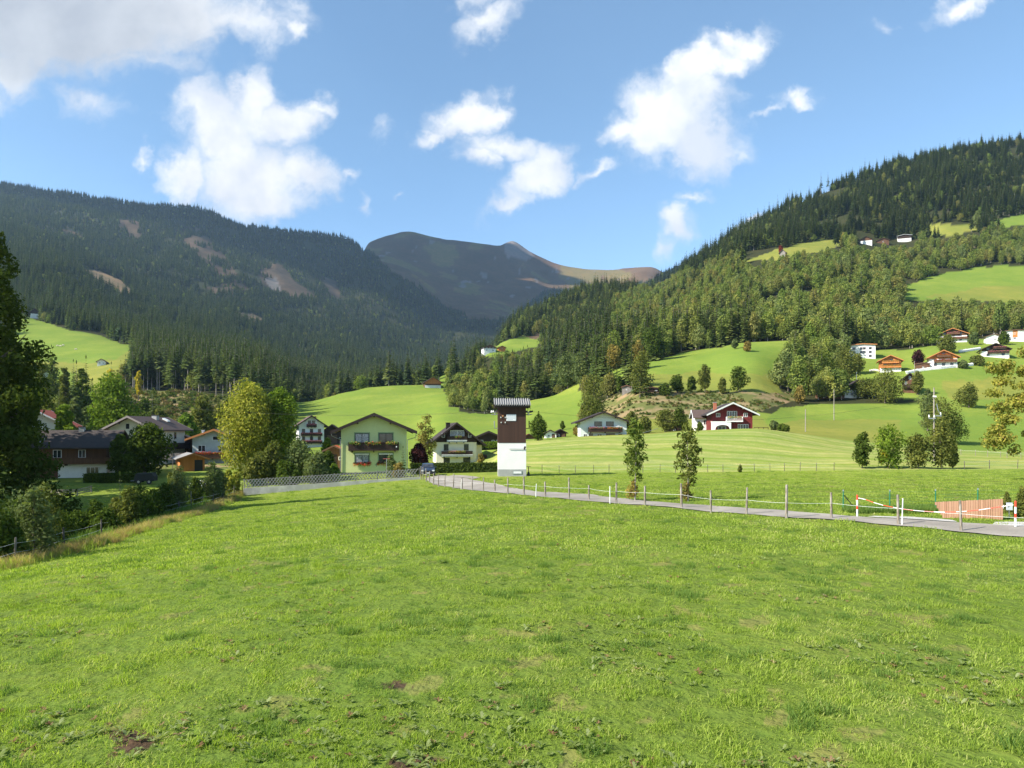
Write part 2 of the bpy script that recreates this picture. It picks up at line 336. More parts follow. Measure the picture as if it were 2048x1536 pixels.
def classify(x, y, z, jit=True):
    """-> colour (n,3), mown (n), forest (n bool)"""
    px, py = proj(x, y, z)
    if jit:
        s = np.where(y < 260, 3.0, 5.0)
        px = px+(fbm(x/(y*.012+1), y/(y*.012+1)*2, 3)-.5)*3*s; py = py+(fbm(x/(y*.015+1)+50, y*2/(y*.015+1), 3)-.5)*2*s
    n = x.shape[0]
    c = np.tile(np.array(C_PAST), (n, 1)); mown = np.zeros(n)
    forest = (y > 200) & ((px < 580) | (px > 1170) | (y > 470))
    forest |= (y > 300) & (px > 885) & (px < 1000) & (py < 828)
    forest |= (y > 335) & (px > 990) & (px < 1170)
    forest |= (y > 158) & (px > 1160) & (px < 1500)
    c[forest] = C_FLOOR
    m = (y > 120) & (y <= 215) & (px < 600); c[m] = C_GARD
    # mown hill and the narrow mown strip behind the tower
    m = (y > 152) & (y <= 160) & (px > 940) & (px < 1560); c[m] = C_MOWN; mown[m] = .5
    nb = y < 60
    f = (1-sstep(y, 55, 92))[:, None]; pa = (y < 93)[:, None]; c = np.where(pa, c*(1-f)+np.array((.105, .155, .026))*f, c)  # near ground coloured darker, painting the shade in gaps between the blades
    bm, sm = bare_mask(x, y); c[nb & bm] = (.15, .165, .045); c[nb & sm] = C_SOIL
    for (col, mw, poly, ya, yb) in ZONES:
        if yb < 480 and ya < 150: ya = 152
        m = inpoly(px, py, poly) & (y >= ya) & (y <= yb)
        c[m] = col; mown[m] = mw; forest[m] = False
    m = (y > 93.5-(px-1500)*.004) & (y < 152) & (px > 940); c[m] = C_MOWN; mown[m] = 1; forest[m] = False
    # dry slopes are a patchwork of straw, heather and green
    dr = (np.abs(c[:, 0]-C_DRY[0]) < 1e-4) | (np.abs(c[:, 0]-C_ROUGH[0]) < 1e-4); q = fbm(x/3.5, y/3.5, 4)
    c[dr & (q < .50)] = (.11, .125, .04); c[dr & (q > .60)] = (.24, .185, .10)
    al = np.abs(c[:, 0]-C_ALP[0]) < 1e-4; q = fbm(x/240+7, y/420, 5); c[al] *= (.6+.9*q[al])[:, None]; c[al & (q > .56)] = (.15, .125, .05)
    ct = np.abs(c[:, 0]-C_CUT[0]) < 1e-4; q2 = fbm(x/45+7, y/90, 4); c[ct] *= (.45+1.1*q2[ct])[:, None]; forest |= ct & (fbm(x/70, y/140, 3) > .55)
    m = (y > 4200) & ~forest
    rock = m & (fbm(x/60, y/240, 4) > .75); c[rock] = C_ROCK
    rk = inpoly(px, py, [(1005, 480), (1035, 480), (1070, 510), (1050, 520), (1010, 512)]) & (y > 4800); c[rk] = C_ROCK
    alp = (y > 5500) & (px > 730); c[alp & forest] = C_ALP; forest[alp] = False
    return c, mown, forest

# ------------------------------------------------------------------ materials
def mat(name, col=(.5, .5, .5), rough=.8, spec=.3, metal=0, build=None):
    m = bpy.data.materials.new(name); m.use_nodes = True
    t = NT(m.node_tree); b = t.n['Principled BSDF']
    b.inputs['Base Color'].default_value = (*col, 1); b.inputs['Roughness'].default_value = rough
    b.inputs['Specular IOR Level'].default_value = spec; b.inputs['Metallic'].default_value = metal
    if build: build(t, b)
    return m
def bump(t, b, h, strength, dist):
    n = t.new('ShaderNodeBump'); n.inputs['Strength'].default_value = strength; n.inputs['Distance'].default_value = dist
    t.put(n.inputs['Height'], h); t.l.new(n.outputs[0], b.inputs['Normal'])
def pos(t): return t.new('ShaderNodeNewGeometry').outputs['Position']
def objc(t): return t.new('ShaderNodeTexCoord').outputs['Object']

def land_build(t, b):
    a = t.new('ShaderNodeAttribute', attribute_name='Col').outputs['Color']
    mw = t.new('ShaderNodeAttribute', attribute_name='Mown').outputs['Fac']
    p = pos(t)
    n1 = t.noise(p, .045, 6, .6); n2 = t.noise(p, .5, 5, .6); n3 = t.noise(p, 4.0, 5, .65)
    n0 = t.noise(p, .009, 9, .68)
    f = t.math('ADD', t.math('MULTIPLY', t.math('ADD', n1, n0), .36), t.math('ADD', t.math('MULTIPLY', n2, .22), t.math('MULTIPLY', n3, .27)))
    v = t.ramp(f, [(.36, (.58, .68, .6)), (.5, (.90, .95, .92)), (.60, (1.10, 1.04, 1.0)), (.72, (1.55, 1.25, 1.3))])
    c = t.mix(1.0, a, v, 'MULTIPLY')
    # swath lines of the mown hay meadow
    sp = t.new('ShaderNodeSeparateXYZ'); t.put(sp.inputs[0], p)
    wob = t.math('MULTIPLY', t.math('SUBTRACT', t.noise(p, .03, 2, .5), .5), 26)
    wob2 = t.math('MULTIPLY', t.math('SUBTRACT', t.noise(p, .4, 3, .6), .5), 1.1)
    ph = t.math('ADD', t.math('ADD', sp.outputs[1], t.math('MULTIPLY', sp.outputs[0], .16)), t.math('ADD', wob, wob2))
    s = t.math('SINE', t.math('MULTIPLY', ph, 1.5))
    s2 = t.math('SINE', t.math('MULTIPLY', ph, .61))
    br = t.smooth(t.noise(p, .5, 4, .6), .38, .62)
    st = t.math('ADD', t.math('MULTIPLY', t.math('MULTIPLY', s, .6), t.math('MULTIPLY_ADD', br, .7, .3)), t.math('MULTIPLY', s2, .4))
    st = t.math('MULTIPLY_ADD', st, .5, .5, clamp=True)
    mc = t.mix(st, (.60, .78, .38), (1.20, 1.08, 1.4))
    c = t.mix(mw, c, t.mix(1.0, c, mc, 'MULTIPLY'))
    t.put(b.inputs['Base Color'], c)
    b.inputs['Roughness'].default_value = 1; b.inputs['Specular IOR Level'].default_value = .05
    bump(t, b, t.math('ADD', t.math('MULTIPLY', n3, .25), t.math('MULTIPLY', n2, .9)), .9, .35)
M_LAND = mat('land', build=land_build)

def leaf_mat(name, cols, trans=.35, nscale=.25, jitter=.35):
    """foliage: colour picked per tree, varied from clump to clump"""
    m = bpy.data.materials.new(name); m.use_nodes = True
    t = NT(m.node_tree); t.n.clear()
    o = t.new('ShaderNodeOutputMaterial')
    rnd = t.new('ShaderNodeObjectInfo').outputs['Random']
    base = t.ramp(rnd, [((i+.0)/max(1, len(cols)-1), c) for i, c in enumerate(cols)])
    n = t.noise(pos(t), nscale, 3, .6)
    rl = t.new('ShaderNodeNewGeometry').outputs['Random Per Island']
    v = t.math('ADD', t.math('MULTIPLY', n, 1.0), t.math('MULTIPLY', t.math('SUBTRACT', rl, .5), jitter))
    c = t.mix(1.0, base, t.ramp(v, [(.25, (.72, .76, .7)), (.5, (1, 1, 1)), (.78, (1.5, 1.35, 1.15))]), 'MULTIPLY')
    d = t.new('ShaderNodeBsdfDiffuse'); t.put(d.inputs[0], c)
    tr = t.new('ShaderNodeBsdfTranslucent'); t.put(tr.inputs[0], t.mix(1.0, c, (1.25, 1.35, .6), 'MULTIPLY'))
    mx = t.new('ShaderNodeMixShader'); mx.inputs[0].default_value = trans
    t.l.new(d.outputs[0], mx.inputs[1]); t.l.new(tr.outputs[0], mx.inputs[2]); t.l.new(mx.outputs[0], o.inputs[0])
    return m
M_CONIF = leaf_mat('spruce_needles', [(.065, .098, .030), (.090, .125, .036), (.105, .138, .038), (.066, .102, .046), (.132, .158, .046)], .22, .12, .4)
M_DECID = leaf_mat('broad_leaves', [(.145, .200, .042), (.205, .245, .060), (.115, .165, .045), (.235, .250, .065), (.175, .220, .080), (.22, .205, .065), (.135, .185, .042)], .36, .2, .5)
M_YELG = leaf_mat('yellowing_leaves', [(.25, .265, .045), (.27, .28, .05)], .35, .5, .6)
M_GRN = leaf_mat('fresh_green_leaves', [(.135, .20, .026), (.12, .185, .03)], .35, .5, .6)
M_DARKG = leaf_mat('deep_green_leaves', [(.062, .095, .018), (.07, .10, .02)], .3, .5, .6)
M_OLIVE = leaf_mat('olive_leaves', [(.105, .125, .03), (.125, .14, .035)], .3, .5, .6)
M_RUST = leaf_mat('rusty_leaves', [(.21, .165, .05), (.23, .185, .05)], .3, .5, .6)
M_PURP = leaf_mat('purple_leaves', [(.045, .018, .02), (.05, .02, .02)], .2, .5, .6)
M_RED = leaf_mat('red_leaves', [(.20, .045, .03), (.22, .05, .03)], .3, .5, .6)
M_GREYG = leaf_mat('grey_green_leaves', [(.10, .135, .05), (.12, .15, .06)], .3, .5, .6)
M_HEDGE = leaf_mat('hedge_leaves', [(.05, .075, .018), (.06, .08, .02)], .2, .8, .6)
M_YELLOW = leaf_mat('yellow_leaves', [(.42, .33, .035), (.38, .33, .04)], .35, .5, .5)
def bark_build(c1, c2, sc=6):
    def f(t, b):
        sp = t.new('ShaderNodeMapping'); t.put(sp.inputs['Vector'], objc(t)); sp.inputs['Scale'].default_value = (sc, sc, sc*.25)
        t.put(b.inputs['Base Color'], t.mix(t.smooth(t.noise(sp.outputs[0], 1.5, 5, .6), .35, .65), c1, c2))
        bump(t, b, t.noise(sp.outputs[0], 3, 4, .6), .6, .05)
    return f
M_BARK = mat('bark', rough=.95, spec=.1, build=bark_build((.07, .055, .042), (.17, .14, .115)))
M_BARKP = mat('pale_bark', rough=.95, spec=.1, build=bark_build((.20, .17, .14), (.36, .32, .27)))

# ------------------------------------------------------------------ mesh helpers
def fastmesh(name, V, Fc, mats=(), midx=None, smooth=False):
    V = np.asarray(V, np.float32); Fc = np.asarray(Fc, np.int32); k = Fc.shape[1]
    me = bpy.data.meshes.new(name)
    me.vertices.add(len(V)); me.vertices.foreach_set('co', V.ravel())
    me.loops.add(Fc.size); me.loops.foreach_set('vertex_index', Fc.ravel())
    me.polygons.add(len(Fc)); me.polygons.foreach_set('loop_start', np.arange(0, Fc.size, k, dtype=np.int32))
    me.polygons.foreach_set('loop_total', np.full(len(Fc), k, np.int32))
    for m in mats: me.materials.append(m)
    if midx is not None: me.polygons.foreach_set('material_index', np.asarray(midx, np.int32))
    me.polygons.foreach_set('use_smooth', np.full(len(Fc), smooth))
    me.update(calc_edges=True); me.validate(); return me
class MB:
    def __init__(s): s.v = []; s.f = []; s.m = []; s.cur = 0
    def add(s, vs, fs):
        o = len(s.v); s.v.extend([tuple(v) for v in vs])
        for f in fs: s.f.append(tuple(o+i for i in f)); s.m.append(s.cur)
        return s
    def box(s, x0, x1, y0, y1, z0, z1):
        return s.add([(x0, y0, z0), (x1, y0, z0), (x1, y1, z0), (x0, y1, z0), (x0, y0, z1), (x1, y0, z1), (x1, y1, z1), (x0, y1, z1)],
                     [(0, 3, 2, 1), (4, 5, 6, 7), (0, 1, 5, 4), (1, 2, 6, 5), (2, 3, 7, 6), (3, 0, 4, 7)])
    def poly(s, pts): return s.add(pts, [tuple(range(len(pts)))])
    def extr(s, pts, d):
        """closed outline pts pushed along d"""
        n = len(pts); d = Vector(d); p2 = [tuple(Vector(p)+d) for p in pts]
        return s.add(list(pts)+p2, [tuple(range(n))[::-1], tuple(range(n, 2*n))]+[(i, (i+1) % n, n+(i+1) % n, n+i) for i in range(n)])
    def tube(s, p0, p1, r0, r1=None, n=6, caps=True):
        r1 = r0 if r1 is None else r1
        p0, p1 = Vector(p0), Vector(p1); d = (p1-p0)
        if d.length < 1e-6: return s
        d.normalize(); a = d.orthogonal().normalized(); b = d.cross(a); vs = []
        for p, r in ((p0, r0), (p1, r1)):
            for k in range(n):
                an = 2*math.pi*k/n; vs.append(p+a*(r*math.cos(an))+b*(r*math.sin(an)))
        fs = [(k, (k+1) % n, n+(k+1) % n, n+k) for k in range(n)]
        if caps: fs += [tuple(range(n))[::-1], tuple(range(n, 2*n))]
        return s.add(vs, fs)
    def path(s, pts, rs, n=6):
        for i in range(len(pts)-1): s.tube(pts[i], pts[i+1], rs[i], rs[i+1], n, i in (0, len(pts)-2))
        return s
    def mesh(s, name, mats, smooth=False):
        me = bpy.data.meshes.new(name); me.from_pydata(s.v, [], s.f)
        for m in (mats if isinstance(mats, (list, tuple)) else [mats]): me.materials.append(m)
        me.polygons.foreach_set('material_index', s.m)
        if smooth: me.polygons.foreach_set('use_smooth', [True]*len(s.f))
        me.update(); return me
    def build(s, name, mats, parent=None, loc=None, rz=None, smooth=False):
        return link(name, s.mesh(name, mats, smooth), parent, loc, rz)
def link(name, data, parent=None, loc=None, rz=None):
    o = bpy.data.objects.new(name, data); COL.objects.link(o)
    if parent is not None: o.parent = parent
    if loc is not None: o.location = loc
    if rz is not None: o.rotation_euler = (0, 0, rz)
    return o
def tag(o, label=None, cat=None, group=None, kind=None):
    if label: o['label'] = label
    if cat: o['category'] = cat
    if group: o['group'] = group
    if kind: o['kind'] = kind
    return o
def thing(name, label, cat, loc=(0, 0, 0), rz=0, group=None):
    return tag(link(name, None, None, loc, rz), label, cat, group)

# ------------------------------------------------------------------ the land: three sheets that share their edges
_pxs = np.unique(np.concatenate([np.arange(-900, -60, 14.), np.arange(-60, 2110, 3.5), np.arange(2110, 2960, 14.)]))
_ys = np.concatenate([np.arange(-12, 7, .5), np.arange(7, 24, .12), np.arange(24, 100, .5), np.exp(np.arange(math.log(100), math.log(7900), .0105))])
def land(name, ya, yb):
    i0 = int(np.searchsorted(_ys, ya)); i1 = int(np.searchsorted(_ys, yb)); ys = _ys[i0:i1+1]
    PX, YY = np.meshgrid(_pxs, ys)
    XX = (PX-1024)/F*np.maximum(YY, 8.0)
    x, y = XX.ravel(), YY.ravel(); z = H(x, y)
    c, mw, fo = classify(x, np.maximum(y, 1), z)
    nc = len(_pxs); i = np.arange(len(ys)-1)[:, None]*nc+np.arange(nc-1)[None, :]
    Fc = np.stack([i, i+1, i+nc+1, i+nc], -1).reshape(-1, 4)
    me = fastmesh(name, np.stack([x, y, z], 1), Fc, [M_LAND], smooth=True)
    a = me.attributes.new('Col', 'FLOAT_COLOR', 'POINT'); a.data.foreach_set('color', np.concatenate([c, np.ones((len(c), 1))], 1).astype(np.float32).ravel())
    a = me.attributes.new('Mown', 'FLOAT', 'POINT'); a.data.foreach_set('value', mw.astype(np.float32))
    tag(link(name, me), kind='structure')
land('ground', -12, 150)
land('hills', 150, 2200)
land('mountain', 2200, 7900)

# ------------------------------------------------------------------ trees
def quads_from(c, u, v):
    n = len(c); V = np.empty((n, 4, 3)); V[:, 0] = c-u; V[:, 1] = c-v; V[:, 2] = c+u; V[:, 3] = c+v
    return V.reshape(-1, 3), np.arange(n*4).reshape(n, 4)
def unit(v): return v/np.maximum(np.linalg.norm(v, axis=1, keepdims=True), 1e-6)
def leafy(name, lobes, n, size, m, seed=0, flat=.75, shell=.55, aspect=.6):
    """crown of n leaf clumps spread through the lobes (cx,cy,cz,rx,ry,rz)"""
    g = np.random.default_rng(seed); L = np.array(lobes, float)
    w = (L[:, 3]*L[:, 4]*L[:, 5])**.6; k = g.choice(len(L), n, p=w/w.sum())
    d = unit(g.normal(size=(n, 3))); r = shell+(1.08-shell)*g.random(n)**.6
    r = np.where(g.random(n) < .18, g.random(n), r)
    c = L[k, :3]+d*L[k, 3:]*r[:, None]
    nrm = unit(d*(1-flat*.4)+g.normal(size=(n, 3))*.55+np.array([0, 0, .25]))
    a = unit(np.cross(nrm, unit(g.normal(size=(n, 3))))); b = np.cross(nrm, a)
    s = size*(.4+1.15*g.random(n)**1.4)[:, None]
    V, Fc = quads_from(c, a*s, b*s*aspect)
    return fastmesh(name, V, Fc, [m])
def lobes_round(h, r, z0, k, seed, top=1.0, sq=1.0):
    """uneven crown made of k lobes between z0 and h"""
    g = random.Random(seed); out_ = []
    for i in range(k):
        t = (i+.5)/k; z = z0+(h-z0)*(.12+.80*t)
        env = math.sin(math.pi*min(1, (t*.86+.12)))**.6*(1-.35*t*top)
        a = i*2.4+g.random()*1.3; rr = r*env*(.30+.35*g.random())
        lr = r*(.34+.26*g.random())*(.55+.5*env)
        out_.append((math.cos(a)*rr, math.sin(a)*rr, z, lr, lr, lr*sq*(.75+.35*g.random())))
    out_.append((0, 0, z0+(h-z0)*.45, r*.55, r*.55, (h-z0)*.40))
    return out_
def trunk_mb(h, r, z0, spread, seed, limbs=6):
    g = random.Random(seed); mb = MB()
    pts = [Vector((0, 0, -.4))]; x = y = 0
    for i in range(1, 6):
        x += g.uniform(-.03, .03)*h*.3; y += g.uniform(-.03, .03)*h*.3; pts.append(Vector((x, y, h*.85*i/5)))
    mb.path(pts, [r*1.25, r, r*.8, r*.6, r*.4, r*.15], 7)
    for i in range(limbs):
        t = .3+.6*(i+.5)/limbs; z = max(z0*.8, h*.85*t); a = i*2.4+g.random()
        p0 = Vector((x*t, y*t, z*.92)); le = spread*(.55+.35*g.random())*(1.1-t*.5)
        p1 = p0+Vector((math.cos(a)*le*.5, math.sin(a)*le*.5, le*.45)); p2 = p1+Vector((math.cos(a)*le*.45, math.sin(a)*le*.45, le*.5))
        mb.path([p0, p1, p2], [r*.42, r*.25, r*.06], 5)
    return mb
def conifer(name, h, r, seed, layers=22, per=8, m=None, z0=.08, ragged=.25):
    g = np.random.default_rng(seed); cs = []; us = []; vs = []
    for i in range(layers):
        t = (i+g.random()*.5)/layers; z = h*(z0+(1-z0)*t); rr = r*(1-t)**.85*(1-ragged*.5+ragged*g.random())+.03*r
        nb = max(3, int(per*(1-t*.55)))
        for k in range(nb):
            a = 2*math.pi*(k+g.random()*.7)/nb+i*1.1; L = rr*(.75+.4*g.random())
            dr = np.array([math.cos(a), math.sin(a), 0]); sd = np.array([-math.sin(a), math.cos(a), 0])
            droop = -.34-.2*g.random()+.35*t
            for (f0, f1, w) in ((.05, .62, .42), (.45, 1.05, .30)):
                c = dr*L*(f0+f1)/2+np.array([0, 0, z+droop*L*(f0+f1)/2])
                u = dr*L*(f1-f0)/2+np.array([0, 0, droop*L*(f1-f0)/2])
                v = sd*L*w*(.8+.4*g.random())+np.array([0, 0, (g.random()-.6)*L*.22])
                cs.append(c); us.append(u); vs.append(v)
    # ragged leader
    for k in range(3):
        a = k*2.1; cs.append(np.array([0, 0, h*1.0])); us.append(np.array([0, 0, h*.045])); vs.append(np.array([math.cos(a), math.sin(a), 0])*r*.07)
    V, Fc = quads_from(np.array(cs), np.array(us), np.array(vs))
    return fastmesh(name, V, Fc, [m or M_CONIF])
def conifer_trunk(h, r, m): return MB().tube((0, 0, -1), (0, 0, h*.9), r, r*.25, 6).mesh('trunk', m)

CON = [conifer('crown', 22, 4.0, 1, 24, 10), conifer('crown', 24, 3.5, 2, 26, 9, ragged=.6), conifer('crown', 18, 4.3, 3, 20, 10, ragged=.5), conifer('crown', 25, 4.0, 4, 26, 9, z0=.25, ragged=.6)]
CON.append(conifer('crown', 25, 3.1, 6, 20, 9, z0=.48, ragged=.4))
CON_T = [conifer_trunk(22, .26, M_BARK), conifer_trunk(24, .26, M_BARK), conifer_trunk(19, .24, M_BARK), conifer_trunk(25, .24, M_BARKP), conifer_trunk(25, .27, M_BARKP)]
DEC = []; DEC_T = []
for i, (h, r, k) in enumerate([(14, 5.6, 12), (16, 4.9, 13), (12, 6.0, 12), (15, 4.3, 11), (11, 5.0, 10)]):
    DEC.append(leafy('crown', lobes_round(h, r, h*.08, k, 20+i), 1500, .50, M_DECID, 30+i))
    DEC_T.append(trunk_mb(h, .22, h*.2, r, 40+i, 4).mesh('trunk', M_BARKP))
def joined(me_list, name):
    Vs, Fs, ms, mi = [], [], [], []; o = 0; quads = []
    for me in me_list:
        v = np.empty(len(me.vertices)*3); me.vertices.foreach_get('co', v); Vs.append(v.reshape(-1, 3))
        for p in me.polygons: Fs.append([o+i for i in p.vertices]); mi.append(len(ms)+p.material_index)
        ms += list(me.materials); o += len(me.vertices)
    m = bpy.data.meshes.new(name); m.from_pydata(np.concatenate(Vs).tolist(), [], Fs)
    for x in ms: m.materials.append(x)
    m.polygons.foreach_set('material_index', mi); m.update(); return m

def scatter(name, pts, idx, yaw, scl, protos, tilt=None):
    """one object: copies of the prototype meshes on a cloud of points"""
    me = bpy.data.meshes.new(name); me.vertices.add(len(pts)); me.vertices.foreach_set('co', np.asarray(pts, np.float32).ravel())
    a = me.attributes.new('kind', 'INT', 'POINT'); a.data.foreach_set('value', np.asarray(idx, np.int32))
    rot = np.zeros((len(pts), 3), np.float32); rot[:, 2] = yaw
    if tilt is not None: rot[:, :2] = tilt
    a = me.attributes.new('rot', 'FLOAT_VECTOR', 'POINT'); a.data.foreach_set('vector', rot.ravel())
    a = me.attributes.new('scl', 'FLOAT_VECTOR', 'POINT'); a.data.foreach_set('vector', np.asarray(scl, np.float32).ravel())
    ng = bpy.data.node_groups.new(name, 'GeometryNodeTree')
    ng.interface.new_socket('Geometry', in_out='INPUT', socket_type='NodeSocketGeometry')
    ng.interface.new_socket('Geometry', in_out='OUTPUT', socket_type='NodeSocketGeometry')
    t = NT(ng); gi = t.new('NodeGroupInput'); go = t.new('NodeGroupOutput'); jn = t.new('GeometryNodeJoinGeometry')
    def attr(n, ty):
        x = t.new('GeometryNodeInputNamedAttribute', data_type=ty); x.inputs[0].default_value = n; return [o for o in x.outputs if o.enabled][0]
    kd, ro, sc = attr('kind', 'INT'), attr('rot', 'FLOAT_VECTOR'), attr('scl', 'FLOAT_VECTOR')
    e2r = t.new('FunctionNodeEulerToRotation'); t.l.new(ro, e2r.inputs[0])
    for k, pm in enumerate(protos):
        po = bpy.data.objects.new(name+'_piece', pm)
        oi = t.new('GeometryNodeObjectInfo'); oi.inputs['Object'].default_value = po; oi.inputs['As Instance'].default_value = True
        cmp = t.new('FunctionNodeCompare', data_type='INT', operation='EQUAL')
        t.l.new(kd, cmp.inputs[2]); cmp.inputs[3].default_value = k
        ip = t.new('GeometryNodeInstanceOnPoints')
        t.l.new(gi.outputs[0], ip.inputs['Points']); t.l.new(cmp.outputs[0], ip.inputs['Selection'])
        t.l.new(oi.outputs['Geometry'], ip.inputs['Instance']); t.l.new(e2r.outputs[0], ip.inputs['Rotation']); t.l.new(sc, ip.inputs['Scale'])
        t.l.new(ip.outputs[0], jn.inputs[0])
    t.l.new(jn.outputs[0], go.inputs[0])
    o = link(name, me); md = o.modifiers.new('copies', 'NODES'); md.node_group = ng
    return o

# ---- woods: sample sites on the forested land, keep those that can be seen
def sample_woods():
    P = []
    lo, hi = math.log(152), math.log(5200); nb = 90
    for b in range(nb):
        ya, yb = math.exp(lo+(hi-lo)*b/nb), math.exp(lo+(hi-lo)*(b+1)/nb); ym = (ya+yb)/2
        sp = 6.0 if ym < 500 else 6.0+(ym-500)*.0034
        area = (2400/F)*ym*(yb-ya); n = int(area/sp**2*1.15)
        y = ya+(yb-ya)*rng.random(n); px = -170+2400*rng.random(n); P.append(np.stack([(px-1024)/F*y, y], 1))
    P = np.concatenate(P); x, y = P[:, 0], P[:, 1]; z = H(x, y)
    c, mw, fo = classify(x, y, z)
    # thin the young and rocky ground
    px, py = proj(x, y, z)
    alpt = (y > 3600) & (px > 720)
    fo &= ~(alpt & (rng.random(len(x)) < .35))
    # no woods on the village gardens
    fo &= ~((y < 205) & (px < 1160)); fo &= ~((y < 300) & (px > 560) & (px < 1160)); fo &= ~((px > 1690) & (y > 190) & (y < 345) & (py > 655)); fo &= ~((px > 25) & (px < 240) & (y > 400) & (y < 610)); fo &= ~((y < 235) & (px > 1490)); fo &= ~((px > 25) & (px < 235) & (y > 330) & (y < 610) & (rng.random(len(x)) < .93)); fo &= ~((y > 500) & (fbm(x/45, y/70, 3) > .66))
    x, y, z, px, py = x[fo], y[fo], z[fo], px[fo], py[fo]
    o = np.argsort(y); x, y, z, px, py = x[o], y[o], z[o], px[o], py[o]; n = len(x)
    pd = np.full(n, .05)
    right = (px > 1225) & (y > 350) & (py > np.interp(px, [1225, 1400, 1500, 1700, 2048, 2300], [606, 545, 515, 492, 465, 450])); pd[right] = .94
    pd[(px > 1225) & (px < 1500) & (y > 350) & (y < 440)] = .45
    pd[(px > 940) & (px <= 1225) & (y < 600)] = .40
    pd[(px > 940) & (px <= 1225) & (y >= 600) & (y < 1000)] = .45
    pd[(px > 1490) & (px < 1700) & (y < 330)] = .95
    pd[(px > 1150) & (y < 230)] = .9
    pd[(px < 640) & (y < 345)] = .9
    pd[(px < 960) & (px > 560) & (y < 520)] = .35; pd[(px < 1000) & (px > 880) & (y < 430)] = .97
    pd[(px > 960) & (px < 1230) & (y > 1000) & (y < 1500)] = .35
    pd[(px > 1225) & ~right & (y > 700)] = .10
    dec = rng.random(n) < pd
    kind = rng.integers(0, 3, n); kind = np.where(rng.random(n) < .25, 3, kind)
    kind = np.where((px > 230) & (px < 480) & (y > 345) & (y < 415), np.where(rng.random(n) < .85, 4, 3), kind)
    kind = np.where(dec, rng.integers(0, 5, n), kind)
    s = .52+.55*rng.random(n)+.35*(fbm(x/60+3, y/60, 3)-.35)
    s = np.where(dec, s*np.where(y < 345, .66, .88), s)
    s = np.where((~dec) & (y < 345), s*.85, s)
    s = np.where(dec & (px > 1225) & (y > 345), s*1.12, s)
    s = s*np.where(y > 1500, 1.12, 1)
    s = np.where((px > 1490) & (px < 1700) & (y < 330), s*1.15, s)
    s = np.where((px > 1150) & (y < 230), s*.6, s)
    # keep the clearings and the farms open to the view
    tp = HY-F*(z+np.where(dec, 15.0, 24.0)*s-CZ)/y; kp = np.ones(n, bool)
    for (xs, rows, ya, yb) in [([1490, 1560, 1640, 1700], [521, 509, 495, 489], 560, 800), ([1710, 1832], [491, 487], 500, 880), ([1850, 1965], [467, 464], 500, 850), ([1988, 2070], [452, 446], 500, 860),
                               ([1800, 1900, 2070], [597, 596, 600], 380, 640), ([20, 262], [716, 712], 200, 640), ([955, 1010, 1088], [705, 700, 688], 420, 700), ([842, 890], [776, 776], 250, 455), ([1868, 1935], [686, 684], 200, 395), ([1968, 2060], [690, 686], 200, 400)]:
        a = (px > xs[0]) & (px < xs[-1]) & (y > ya) & (y < yb); kp &= ~(a & (tp < np.interp(px, xs, rows)))
    x, y, z, px, py, dec, kind, s = x[kp], y[kp], z[kp], px[kp], py[kp], dec[kp], kind[kp], s[kp]; n = len(x)
    # visibility, from the front to the back
    S = np.full(640, 1536.0); vis = np.zeros(n, bool)
    colp = (np.arange(640)-35)*4.0
    yprev = 0; hgt = np.where(dec, 14.0, 22.0)*s; rad = np.where(dec, 4.3, 3.0)*s
    top = HY-F*(z+hgt-CZ)/y; mid = HY-F*(z+hgt*.55-CZ)/y; rp = rad*F/y
    colx_all = None
    for i in range(n):
        if y[i] > yprev*1.012:
            for yy in ([y[i]] if yprev == 0 else [math.sqrt(y[i]*yprev), y[i]]):
                gx = (colp-1024)/F*yy; S = np.minimum(S, HY-F*(H(gx, np.full(640, yy))-CZ)/yy+0.0)
            yprev = y[i]
        k = int(px[i]/4)+35
        if k < 0 or k >= 640: continue
        if top[i] < S[k]-1.5:
            vis[i] = True
            w = max(0, int(rp[i]/4*.7)); S[max(0, k-w):k+w+1] = np.minimum(S[max(0, k-w):k+w+1], mid[i])
        elif y[i] < 700 and rng.random() < .12: vis[i] = True
    print('woods', n, 'kept', int(vis.sum()))
    k = vis
    return x[k], y[k], z[k], px[k], py[k], dec[k], kind[k], s[k]
WX, WY, WZ, WPX, WPY, WDEC, WKIND, WS = sample_woods()
